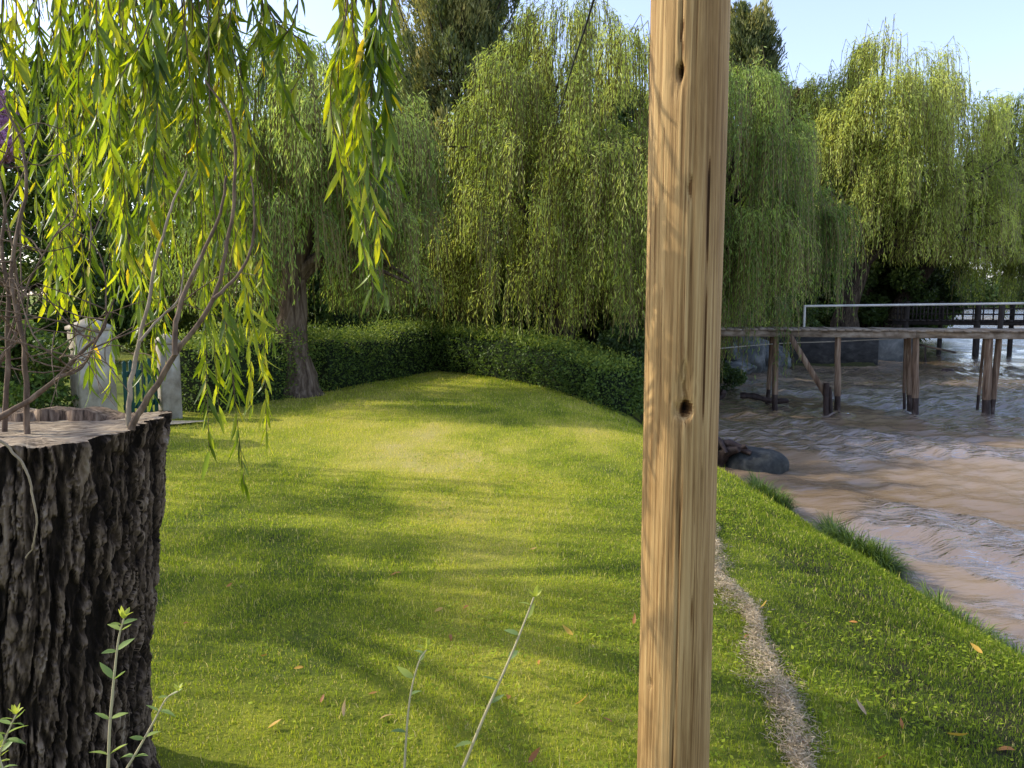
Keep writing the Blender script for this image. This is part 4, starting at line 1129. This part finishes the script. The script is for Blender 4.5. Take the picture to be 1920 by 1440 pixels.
# ------------------------------------------------------------------ gate, pillars, path, shed
def pillar(label, x, y, w, h, rz):
    root = thing('gate_pillar', label, 'pillar', (x, y, 0), 'plastered gate pillars')
    z0 = float(ground_z(x, y))
    g = Geo(); box(g, (x, y, z0 + h / 2 - 0.06), (w, w, h + 0.08), rz, bev=0.015); g.build('shaft', M['stone'], root, smooth=False)
    g = Geo(); e = w / 2 + 0.015; zz = z0 + h - 0.02
    ca, sa = math.cos(rz), math.sin(rz)
    v = []
    for dz, s in ((0, e), (0.035, e), (0.13, 0.03)):
        for a, b in ((-s, -s), (s, -s), (s, s), (-s, s)): v.append((x + a * ca - b * sa, y + a * sa + b * ca, zz + dz))
    f = [[3, 2, 1, 0], [8, 9, 10, 11]] + [[l * 4 + i, l * 4 + (i + 1) % 4, l * 4 + 4 + (i + 1) % 4, l * 4 + 4 + i] for l in (0, 1) for i in range(4)]
    g.add(np.array(v), [np.array(f)]); g.build('cap', M['stone'], root, smooth=False)


pillar('nearer, wider gate pillar left of the green picket gate', X(170, 8.6), 8.6, 0.38, 1.24, 0.75)
pillar('smaller gate pillar between the green picket gate and the hedge', X(312, 10.2), 10.2, 0.25, 1.02, 0.75)
root = thing('picket_gate', 'dark green wooden picket gate between the two plastered pillars', 'gate', (X(275, 9.9), 9.9, 0))
a = np.array([X(230, 9.5), 9.5]); b = np.array([X(298, 10.15), 10.15]); rzg = math.atan2(b[1] - a[1], b[0] - a[0])
for i in range(7):
    p = a + (b - a) * i / 6
    g = Geo(); box(g, (p[0], p[1], 0.44), (0.062, 0.02, 0.74), rzg, bev=0.006)
    g.add(np.array([[p[0] + s * 0.031 * math.cos(rzg) + t * 0.01 * math.sin(rzg), p[1] + s * 0.031 * math.sin(rzg) - t * 0.01 * math.cos(rzg), 0.808] for t in (1, -1) for s in (-1, 1)] + [[p[0], p[1], 0.845]]), [np.array([[0, 1, 4], [1, 3, 4], [3, 2, 4], [2, 0, 4]])])
    g.build('picket', M['green_paint'], root, smooth=False)
for z in (0.25, 0.66):
    g = Geo(); off = np.array([-math.sin(rzg), math.cos(rzg)]) * 0.026
    bar(g, (*(a + off), z), (*(b + off), z), 0.03, 0.07); g.build('gate_rail', M['green_paint'], root, smooth=False)

# worn path by the gate
g = Geo(); pl = spline([(-5.4, 9.6), (-4.6, 9.55), (-3.9, 9.75)], 24); w = 0.28 * np.sin(np.linspace(0.5, math.pi - 0.12, 24))
rows = []
for sgn in (-1, 0, 1):
    q = pl + np.array([0.15, 0.9]) * sgn * w[:, None]
    rows.append(np.c_[q, ground_z(q[:, 0], q[:, 1]) + 0.03])
V = np.stack(rows, 1); i = (np.arange(23)[:, None] * 3 + np.arange(2)[None]).ravel()
g.add(V.reshape(-1, 3), [np.stack([i, i + 1, i + 4, i + 3], -1)]); o = g.build('path', M['path']); o['kind'] = 'structure'

root = thing('garden_shed', 'cream plastered shed glimpsed left of the dark leaning trunk', 'shed', (X(815, 26.5), 26.5, 0))
sx = X(815, 26.5)
g = Geo(); box(g, (sx, 27.6, 1.2), (1.5, 2.0, 2.6)); g.build('wall', M['plaster'], root, smooth=False)
g = Geo()
for k in (-0.56, -0.2, 0.18, 0.55): box(g, (sx + k, 26.55, 1.15), (0.09, 0.08, 2.3))
g.build('battens', M['pipe'], root, smooth=False)
g = Geo(); g.add(np.array([(sx - 0.95, 26.3, 2.45), (sx + 0.95, 26.3, 2.45), (sx + 0.95, 28.9, 2.45), (sx - 0.95, 28.9, 2.45), (sx - 0.95, 27.6, 3.0), (sx + 0.95, 27.6, 3.0)]),
                [np.array([[0, 1, 5, 4], [2, 3, 4, 5], [3, 2, 1, 0]]), np.array([[0, 4, 3], [1, 2, 5]])]); g.build('roof', M['roof'], root, smooth=False)
g = Geo(); p = at(955, 600, 18.4); tube(g, [(p[0], 18.4, -0.1), (p[0] + 0.02, 18.4, 1.35)], [0.085, 0.075], 10, rough=0.1)
tag(g.build('fence_post', M['bark_pale']), 'short reddish brown post standing behind the back hedge', 'post')

# ------------------------------------------------------------------ jetty
def post(g, top, bot, r, seed=0, mat=0):
    top = np.asarray(top); bot = np.asarray(bot)
    t = np.linspace(0, 1, 9)[:, None]
    p = bot * (1 - t) + top * t; p[:, 0] += 0.012 * (vnoise(t[:, 0] * 5 + seed, t[:, 0] * 0, 3) - 0.5)
    tube(g, p, r * np.linspace(1.08, 0.95, 9), 12, rough=0.10, seed=seed, mat=mat)


def wet_post(root, px0, py0, px1, py1, d0, d1, r, seed, name='post', mats=None):
    """post from the deck (px0,py0) to the water line (px1,py1)"""
    g = Geo(); t = at(px0, py0, d0); b = at(px1, py1, d1)
    k = (WL + 0.32 - b[2]) / (t[2] - b[2]); m = b + (t - b) * np.clip(k, 0.02, 0.98)
    low = b + (b - t) * 0.35
    post(g, t, m, r, seed); post(g, m, low, r * 1.03, seed + 1, 1)
    return g.build(name, mats or [M['jetty_post'], M['wet_wood']], root)


def jetty():
    A = np.array([3.0, 16.35, 0.0]); B = np.array([15.5, 13.6, 0.0])
    T = norm(B - A); Sd = np.array([-T[1], T[0], 0])           # Sd points away from the camera
    zt = 0.985
    root = thing('jetty', 'long weathered wooden jetty on tall posts with a pale pipe rail', 'jetty', (3.0, 16.3, 0))
    ln = np.linalg.norm(B - A)
    g = Geo(); n = int(ln / 0.165)
    r = np.random.default_rng(8)
    for i in range(n):
        c = A + T * (i + 0.5) * 0.165 + Sd * (0.6 + r.normal() * 0.012)
        box(g, (c[0], c[1], zt - 0.016 + r.normal() * 0.004), (0.152, 1.3, 0.035), math.atan2(T[1], T[0]) + r.normal() * 0.008)
    g.build('deck', M['jetty_wood'], root, smooth=False)
    for s in (0.03, 1.14):
        g = Geo(); p = A + Sd * s; q = B + Sd * s
        k = 5
        for i in range(k):
            a_ = p + (q - p) * i / k; b_ = p + (q - p) * (i + 1) / k - T * 0.006
            bar(g, a_ + np.array([0, 0, zt - 0.10]), b_ + np.array([0, 0, zt - 0.10 + 0.0]), 0.05, 0.125)
        g.build('beam', M['jetty_wood'], root, smooth=False)
    def dep(px, s=0.0):      # depth of the jetty line (offset s) under that column of the picture
        u = (px - 960) / F; P0 = A + Sd * s
        k = (u * P0[1] - P0[0]) / (T[0] - u * T[1]); return P0[1] + T[1] * k
    for px0, px1, py1, r_, s, sd in ((1455, 1453, 771, 0.056, 0.10, 1), (1448, 1438, 770, 0.045, 1.0, 2), (1571, 1570, 776, 0.060, 0.10, 3), (1717, 1716, 783, 0.064, 0.10, 4),
                                     (1704, 1705, 775, 0.05, 0.6, 5), (1697, 1695, 778, 0.03, 0.95, 6), (1854, 1848, 789, 0.076, 0.10, 7), (1874, 1857, 787, 0.06, 0.25, 8), (1846, 1831, 781, 0.028, 0.9, 9)):
        d = dep(px0, s)
        wet_post(root, px0, 628, px1, py1, d, d, r_, sd)
    for sd, x in ((21, 3.2), (22, 14.6)):        # ends
        g = Geo(); p = A + T * (x - 3.0)
        post(g, (p[0], p[1] + 0.1, zt - 0.16), (p[0], p[1] + 0.1, -1.8), 0.07, sd); g.build('post', [M['jetty_post']], root)
    g = Geo(); bar(g, at(1480, 628, 15.7), at(1549, 742, 15.45), 0.05, 0.11); g.build('brace', M['jetty_post'], root, smooth=False)
    g = Geo(); post(g, at(1549, 718, 15.42), at(1549, 830, 15.42), 0.06, 31); post(g, at(1556, 726, 15.40), at(1560, 830, 15.4), 0.035, 32); g.build('broken_pile', M['wet_wood'], root)
    # rail
    g = Geo(); d1, d2 = dep(1508, 1.1), dep(1935, 1.1)
    p = at(1508, 574, d1); q = at(2400, 561.5, dep(2400, 1.1))
    tube(g, spline([p, (p + q) / 2 + np.array([0, 0, -0.006]), q], 20), 0.024, 8); g.build('hand_rail', M['pipe'], root)
    for px in (1509, 1878, 2150):
        g = Geo(); d = dep(px, 1.1); c = at(px, 572, d); tube(g, [(c[0], d, zt - 0.02), (c[0], d, c[2] - 0.01)], 0.026 if px == 1509 else 0.05, 8)
        g.build('rail_post', M['pipe'] if px == 1509 else M['black_wood'], root)
    # service pipe slung under the deck
    g = Geo()
    pts = [at(1330, 655, 16.4), at(1420, 647, 16.4), at(1480, 643, 16.3), at(1570, 640, 16.2), at(1700, 634, 16.1), at(1830, 631, 15.9), at(1990, 630, 15.8)]
    tube(g, spline(pts, 40), 0.012, 6); g.build('slung_pipe', M['pipe'], root)


jetty()


def far_jetty():
    root = thing('jetty', 'black second jetty with slatted railing in the distance behind the first', 'jetty', (15.3, 29.8, 0))
    A = np.array([15.6, 31.6, 0.0]); B = np.array([27.0, 28.6, 0]); T = norm(B - A); Sd = np.array([-T[1], T[0], 0]); zt = 0.72
    g = Geo()
    for i in range(48):
        c = A + T * (i + 0.5) * 0.24 + Sd * 0.5; box(g, (c[0], c[1], zt), (0.22, 1.2, 0.06), math.atan2(T[1], T[0]))
    g.build('deck', M['black_wood'], root, smooth=False)
    for s in (0.0, 1.0):
        g = Geo(); bar(g, A + Sd * s + np.array([0, 0, zt - 0.1]), B + Sd * s + np.array([0, 0, zt - 0.1]), 0.08, 0.15); g.build('beam', M['black_wood'], root, smooth=False)
    for k, s in ((0.5, 0.05), (3.1, 0.05), (5.6, 0.05), (8.4, 0.05), (10.8, 0.05), (2.0, 0.95), (4.6, 0.95), (7.4, 0.95)):
        p = A + T * k + Sd * s; g = Geo(); post(g, (p[0], p[1], 1.5), (p[0], p[1], -1.5), 0.12 if s < 0.5 else 0.09, int(k * 7)); g.build('post', M['black_wood'], root)
    for z in (0.98, 1.2, 1.42):
        g = Geo(); bar(g, A + Sd * 0.02 + np.array([0, 0, z]), B + Sd * 0.02 + np.array([0, 0, z]), 0.05, 0.06); g.build('hand_rail', M['black_wood'], root, smooth=False)
    for i in range(38):
        p = A + T * (0.15 + i * (0.14 if i < 14 else 0.36) + (0 if i < 14 else -3.0)) + Sd * -0.02
        if np.dot(p - A, T) > 11.4: continue
        g = Geo(); bar(g, (p[0], p[1], zt + 0.03), (p[0], p[1], 1.46), 0.05, 0.03); g.build('baluster', M['black_wood'], root, smooth=False)
    g = Geo(); bar(g, at(1722, 646, 28.5), at(1792, 661, 27.2), 0.09, 0.06); g.build('landing_board', M['black_wood'], root, smooth=False)
    g = Geo(); post(g, at(1735, 648, 28.2), at(1735, 690, 28.2), 0.035, 3); g.build('post', M['black_wood'], root)


far_jetty()

# ------------------------------------------------------------------ bank details
g = Geo(); box(g, (10.45, 26.62, -0.15), (4.35, 0.36, 1.5), 0.0, bev=0.03); tag(g.build('retaining_wall', M['wall_dark'], smooth=False), 'low dark damp retaining wall on the bank seen beneath the jetty', 'wall')
g = Geo(); box(g, (13.9, 28.65, -0.2), (2.0, 0.4, 1.35), 0.12, bev=0.04); tag(g.build('retaining_wall', M['tarp'], smooth=False), 'paler short stretch of bank wall right of the dark one', 'wall')


def lump(name, label, cat, c, size, seed, mat, rot=0.0, fold=0.18, freq=1.6, flat=None, group=None):
    nu, nv = 64, 40
    u = np.linspace(0, 2 * math.pi, nu, endpoint=False); v = np.linspace(-math.pi / 2, math.pi / 2, nv)
    Uu, Vv = np.meshgrid(u, v)
    x = np.cos(Vv) * np.cos(Uu); y = np.cos(Vv) * np.sin(Uu); z = np.sin(Vv)
    x = np.sign(x) * np.abs(x) ** 0.8; z = np.sign(z) * np.abs(z) ** 0.75
    d = 1 + fold * 2 * (fbm(x * freq + 9 + z * 0.7, y * freq + z * freq + 3, seed) - 0.5)
    ca, sa = math.cos(rot), math.sin(rot)
    px, py, pz = x * d * size[0], y * d * size[1], z * d * size[2]
    V = np.stack([c[0] + px * ca - py * sa, c[1] + px * sa + py * ca, c[2] + pz], -1).reshape(-1, 3)
    i = np.arange(nv - 1)[:, None] * nu; j = np.arange(nu)[None]; j2 = (j + 1) % nu
    g = Geo(); g.add(V, [np.stack([i + j, i + j2, i + nu + j2, i + nu + j], -1).reshape(-1, 4)])
    return tag(g.build(name, mat), label, cat, group)


p = onz(1425, 882, WL); lump('boulder', 'smooth dark grey boulder half sunk at the water edge below the lawn', 'boulder', (p[0] - 0.02, p[1] + 0.15, WL + 0.02), (0.42, 0.36, 0.27), 701, M['rock'], -0.15, 0.10, 1.2)
p = onz(1365, 862, WL); 
g = Geo()
for k, (a, b, c, r_) in enumerate((((1335, 838), (1368, 832), (1408, 850), 0.07), ((1338, 862), (1372, 846), (1400, 836), 0.06), ((1345, 878), (1360, 850), (1385, 842), 0.08), ((1335, 820), (1350, 828), (1362, 850), 0.045))):
    tube(g, spline([at(*a, 10.4), at(*b, 10.25), at(*c, 10.1)], 14), np.linspace(r_ * 1.2, r_ * 0.5, 14), 9, rough=0.3, seed=k)
tag(g.build('tree_root', M['wet_wood']), 'dark wet tangled roots lying against the smooth boulder by the lawn', 'roots')
g = Geo()
tube(g, spline([at(1388, 742, 16.6), at(1415, 744, 16.5), at(1445, 751, 16.4), at(1478, 752, 16.4)], 16), np.array([0.06, 0.07, 0.065, 0.05] * 4), 9, rough=0.35, seed=4)
tag(g.build('driftwood', M['wet_wood']), 'dark driftwood log floating under the first jetty posts', 'driftwood', 'driftwood in the shallows')
g = Geo(); tube(g, spline([at(1335, 752, 16.6), at(1350, 746, 16.6), at(1357, 738, 16.6), at(1352, 734, 16.6)], 12), np.linspace(0.035, 0.07, 12), 8, rough=0.3)
tag(g.build('driftwood', M['wet_wood']), 'small knobbly dark driftwood beside the pole, left of the floating log', 'driftwood', 'driftwood in the shallows')
p = onz(1776, 699, WL); lump('driftwood', 'small dark lump floating alone on the bright water beyond the jetty', 'driftwood', (p[0], p[1], WL + 0.02), (0.2, 0.14, 0.12), 703, M['wet_wood'], 0.2, 0.3, 2.0, group='driftwood in the shallows')
for k, (px, py, d, sz, lab) in enumerate(((1385, 655, 24.6, (0.85, 0.7, 0.75), 'tallest crumpled grey boulder on the bank beneath the landward end of the jetty'), (1425, 668, 25.3, (0.75, 0.6, 0.6), 'grey boulder next to the dark retaining wall beneath the jetty'),
                                          (1375, 690, 23.2, (0.9, 0.5, 0.26), 'flat dark boulder at the waterline beneath the jetty'), (1450, 672, 26.0, (0.5, 0.5, 0.5), 'small dark boulder touching the left end of the retaining wall'))):
    q = at(px, py, d); lump('boulder', lab, 'boulder', (q[0], q[1], q[2] - sz[2] * 0.25), sz, 710 + k, M['tarp'], 0.4 * k, 0.38, 1.9, group='boulders under the jetty')

# ------------------------------------------------------------------ bank tufts
def tuft(label, x, y, rad, n, L, seed, tint):
    r = np.random.default_rng(seed)
    z0 = float(ground_z(x, y)); root = thing('grass_tuft', label, 'grass tuft', (x, y, z0), 'long grass tufts on the bank')
    g = Geo()
    a = r.uniform(0, 2 * math.pi, n); q = rad * np.sqrt(r.uniform(0, 1, n))
    bx = x + np.cos(a) * q * 0.8; by = y + np.sin(a) * q * 1.7
    B = np.stack([bx, by, ground_z(bx, by) - 0.01], -1)
    az = a + r.normal(0, 0.9, n); H = np.stack([np.cos(az), np.sin(az), 0 * az], -1)
    ll = L * r.uniform(0.5, 1.2, n); S = np.stack([-np.sin(az), np.cos(az), 0 * az], -1) * 0.0042
    le = r.uniform(0.3, 1.35, n)[:, None]
    U = np.array([0, 0, 1.0])
    m1 = B + (U * np.cos(le * 0.6) + H * np.sin(le * 0.6)) * (ll * 0.4)[:, None]
    m2 = m1 + (U * np.cos(le * 1.3) + H * np.sin(le * 1.3)) * (ll * 0.35)[:, None]
    m3 = m2 + (U * np.cos(le * 2.2) + H * np.sin(le * 2.2)) * (ll * 0.3)[:, None]
    V = np.stack([B - S, B + S, m1 - S, m1 + S, m2 - S * 0.7, m2 + S * 0.7, m3 - S * 0.1, m3 + S * 0.1], 1).reshape(-1, 3)
    b = np.arange(n) * 8
    t = np.clip(r.uniform(*tint, n), 0, 1)
    g.add(V, [np.stack([b + 2 * l, b + 2 * l + 1, b + 2 * l + 3, b + 2 * l + 2], -1) for l in range(3)], t)
    g.build('blades', M['hedge'], root, smooth=False)


tuft('dark tuft on the bank edge farthest along, below the boulder', 2.72, 7.95, 0.20, 1100, 0.24, 801, (0.0, 0.6))
tuft('largest dark green tuft hanging over the water at the middle of the bank', 2.95, 6.35, 0.27, 2300, 0.29, 802, (0.0, 0.6))
tuft('ragged tuft at the waterline near the right edge of the picture', 3.12, 5.15, 0.2, 800, 0.19, 803, (0.3, 0.8))
tuft('sparse low tuft nearest the right edge of the picture', 3.2, 4.55, 0.2, 600, 0.16, 804, (0.3, 0.8))

# ------------------------------------------------------------------ foreground weeds
def weed(label, pts, d, nodes, leafL, r0, seed, both=True, tint=(0.3, 0.8), rate=1.0):
    r = np.random.default_rng(seed)
    q = spline([at(x, y, e) for (x, y), e in zip(pts, np.linspace(d, d, len(pts)))], 40)
    foot = np.array([q[0][0] - 0.02, q[0][1] + 0.02, float(ground_z(q[0][0], q[0][1]))])
    q = np.vstack([spline([foot, q[0]], 8)[:-1], q])
    root = thing('weed', label, 'weed', foot, 'tall weeds in the foreground')
    g = Geo(); tube(g, q, np.linspace(r0, r0 * 0.45, len(q)), 7); 
    g.build('stalk', M['stalk'], root)
    g = Geo(); P, D, L, T = [], [], [], []
    for i, u in enumerate(nodes):
        k = 7 + int(u * 38.9); p = q[k]; t = norm(q[min(k + 1, len(q) - 1)] - q[k - 1])
        az = r.uniform(-0.5, 0.5) + (i % 2) * 0.9
        for s in ((1, -1) if both else (1 if i % 2 else -1,)):
            h = np.array([math.cos(az) * s, math.sin(az) * s, 0])
            P.append(p); D.append(norm(h * 0.9 + t * r.uniform(0.15, 0.6))); L.append(leafL * r.uniform(0.7, 1.2) * (1 - 0.35 * u)); T.append(r.uniform(*tint))
    for s in range(5):
        az = s * 1.26; P.append(q[-1]); D.append(norm(np.array([math.cos(az) * 0.7, math.sin(az) * 0.7, 0.8]))); L.append(leafL * 0.5); T.append(0.95)
    P, D, L, T = map(np.array, (P, D, L, T))
    S = np.cross(D, np.array([0, 0, 1.0])) 
    for i in range(len(P)):
        g = Geo(); leaves_fine(g, P[i:i + 1], D[i:i + 1], L[i:i + 1], L[i:i + 1] * 0.4, T[i:i + 1], 0, 0.3, r, S=np.cross(S[i:i + 1], D[i:i + 1]) + r.normal(size=(1, 3)) * 0.3)
        g.build('leaf', M['weed'], root)


weed('upright weed with paired leaves in front of the stump', [(203, 1440), (206, 1360), (214, 1270), (222, 1200), (232, 1160)], 1.5, (0.08, 0.3, 0.5, 0.68, 0.86, 0.95), 0.05, 0.0036, 901)
weed('leaning weed with small leaves just right of the upright paired leaf weed', [(238, 1440), (262, 1400), (290, 1350), (312, 1310), (334, 1296)], 1.5, (0.15, 0.35, 0.6, 0.8), 0.036, 0.003, 902)
weed('pale leafy weed in the bottom left corner', [(-12, 1440), (4, 1400), (16, 1370), (30, 1340)], 1.5, (0.1, 0.25, 0.45, 0.6, 0.8, 0.9), 0.045, 0.003, 903)
weed('low weed at the bottom left edge of the picture', [(20, 1475), (5, 1440), (-5, 1405)], 1.45, (0.2, 0.5, 0.8), 0.04, 0.003, 904)
weed('thin nearly leafless stalk in the lower middle, the left of two', [(758, 1440), (764, 1350), (772, 1290), (786, 1240), (800, 1218)], 1.8, (0.2, 0.45, 0.6, 0.75, 0.92), 0.055, 0.0034, 905, False)
weed('tall slanting bare stalk with a few tiny leaves in the lower middle', [(868, 1440), (905, 1350), (936, 1280), (962, 1220), (986, 1160), (1001, 1120)], 1.75, (0.12, 0.3, 0.42, 0.55, 0.7, 0.82, 0.95), 0.055, 0.0044, 906, False)

# ------------------------------------------------------------------ fallen leaves
def fallen(px, py, size, tint, label, seed):
    r = np.random.default_rng(seed)
    z = -0.02
    for _ in range(4):
        p = onz(px, py, z); z = float(ground_z(p[0], p[1])) + 0.022
    g = Geo()
    a = r.uniform(0, 2 * math.pi); D = norm(np.array([[math.cos(a), math.sin(a), r.uniform(-0.05, 0.4)]]))
    leaves_fine(g, np.array([[p[0], p[1], z]]) - D * size * 0.5, D, size, size * r.uniform(0.3, 0.45), tint, 0, 0.5, r, S=np.array([[r.normal() * 0.4, r.normal() * 0.4, 1.0]]))
    P0 = g.v[0].mean(0)
    g.v[0] -= P0
    o = g.build('fallen_leaf', M['fallen']); o.location = Vector(P0)
    tag(o, label, 'leaf', 'fallen leaves on the lawn')


for i, (px, py, s, t, lab) in enumerate((
        (741, 1072, 0.07, 0.45, 'orange fallen leaf lying alone in the shaded middle of the lawn'),
        (823, 1142, 0.055, 0.85, 'pale yellow fallen leaf above the two bare stalks'),
        (1065, 1186, 0.06, 0.8, 'yellow fallen leaf in the sunny patch left of the pole'),
        (1190, 1166, 0.05, 0.3, 'brown fallen leaf touching the left side of the pole'),
        (1091, 1320, 0.06, 0.6, 'orange fallen leaf on the grass left of the pole foot'),
        (725, 1340, 0.06, 0.95, 'tan fallen leaf just left of the thin stalk'),
        (640, 1335, 0.055, 0.98, 'pinkish tan fallen leaf on the lawn right of the stump'),
        (516, 1358, 0.055, 0.75, 'yellow orange fallen leaf on the lawn nearest the stump foot'),
        (998, 1418, 0.06, 0.1, 'reddish fallen leaf at the bottom edge below the slanting stalk'),
        (1432, 1138, 0.055, 0.8, 'yellow fallen leaf just right of the dry clippings'),
        (1437, 1240, 0.05, 0.35, 'reddish brown fallen leaf against the row of clippings'),
        (1613, 1328, 0.075, 0.98, 'long tan fallen leaf on the bank grass'),
        (1832, 1215, 0.07, 0.75, 'bright yellow fallen leaf near the water at the right'),
        (1790, 1384, 0.07, 0.8, 'yellow fallen leaf in the lower right corner'),
        (1885, 1400, 0.065, 0.4, 'orange brown fallen leaf at the right edge of the lawn'),
        (1505, 1392, 0.055, 0.2, 'dark reddish fallen leaf beside the lowest clippings'),
        (954, 1302, 0.06, 0.5, 'narrow orange fallen leaf right of the slanting stalk'),
        (1653, 1424, 0.05, 0.15, 'small red fallen leaf at the bottom edge on the bank'))):
    fallen(px, py, s, t, lab, 1000 + i)
for i, (px, py) in enumerate(((430, 1098), (493, 1232), (560, 1252), (605, 1310), (700, 1300), (874, 1136), (845, 1190), (1010, 1240), (1140, 1350), (1600, 1165), (1510, 1170), (470, 975), (1400, 1190), (1000, 1030), (350, 1165), (1690, 1360))):
    fallen(px, py, 0.042, random.uniform(0.1, 1), 'tiny brown or yellow fallen leaf lying in the lawn grass', 1100 + i)

# ------------------------------------------------------------------ light, sky, camera
EL, AZ = math.radians(35), math.radians(12)      # sun to the left, a little ahead
sd = Vector((-math.cos(AZ) * math.cos(EL), math.sin(AZ) * math.cos(EL), math.sin(EL)))
sun = bpy.data.lights.new('sun', 'SUN'); sun.energy = 5.0; sun.angle = math.radians(0.55); sun.color = (1.0, 0.94, 0.76)
so = bpy.data.objects.new('sun', sun); COL.objects.link(so); so.rotation_euler = (-sd).to_track_quat('-Z', 'Y').to_euler(); so.location = (-20, 5, 20)
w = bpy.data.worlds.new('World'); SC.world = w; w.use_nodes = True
nt = w.node_tree; bg = nt.nodes['Background']
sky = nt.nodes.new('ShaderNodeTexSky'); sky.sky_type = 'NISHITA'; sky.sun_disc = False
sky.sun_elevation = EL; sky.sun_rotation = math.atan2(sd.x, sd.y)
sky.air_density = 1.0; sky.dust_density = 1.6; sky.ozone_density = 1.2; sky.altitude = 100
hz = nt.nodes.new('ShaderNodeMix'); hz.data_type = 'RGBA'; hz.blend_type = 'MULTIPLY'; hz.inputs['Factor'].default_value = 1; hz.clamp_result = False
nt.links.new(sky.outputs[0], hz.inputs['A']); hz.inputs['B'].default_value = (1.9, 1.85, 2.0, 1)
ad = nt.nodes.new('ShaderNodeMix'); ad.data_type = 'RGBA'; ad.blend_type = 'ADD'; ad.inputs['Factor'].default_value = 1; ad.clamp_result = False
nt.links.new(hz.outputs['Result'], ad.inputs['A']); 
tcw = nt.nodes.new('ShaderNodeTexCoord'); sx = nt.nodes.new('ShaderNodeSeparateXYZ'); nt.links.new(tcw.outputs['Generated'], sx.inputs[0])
hr = nt.nodes.new('ShaderNodeValToRGB'); nt.links.new(sx.outputs['Z'], hr.inputs['Fac'])     # haze added to lift sky and ambient light, thick near the horizon
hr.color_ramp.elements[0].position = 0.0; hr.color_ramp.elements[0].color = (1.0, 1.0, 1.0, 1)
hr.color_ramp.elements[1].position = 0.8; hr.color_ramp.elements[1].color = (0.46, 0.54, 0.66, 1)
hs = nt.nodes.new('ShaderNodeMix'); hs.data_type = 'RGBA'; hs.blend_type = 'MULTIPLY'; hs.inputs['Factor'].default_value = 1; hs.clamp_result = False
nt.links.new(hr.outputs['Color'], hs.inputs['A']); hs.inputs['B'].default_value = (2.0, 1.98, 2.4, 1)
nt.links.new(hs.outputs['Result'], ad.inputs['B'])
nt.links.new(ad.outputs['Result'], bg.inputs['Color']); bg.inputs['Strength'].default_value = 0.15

cam = bpy.data.cameras.new('camera'); co = bpy.data.objects.new('camera', cam); COL.objects.link(co)
co.location = Vector(EYE); co.rotation_euler = (math.radians(90) - TH, 0, 0)
cam.sensor_fit = 'HORIZONTAL'; cam.sensor_width = 36; cam.lens = 36 * F / 1920; cam.clip_start = 0.05; cam.clip_end = 5000
SC.camera = co
SC.view_settings.view_transform = 'Standard'; SC.view_settings.look = 'None'; SC.view_settings.exposure = 0
try:
    SC.cycles.max_bounces = 8; SC.cycles.transmission_bounces = 6; SC.cycles.use_denoising = True
except Exception:
    pass
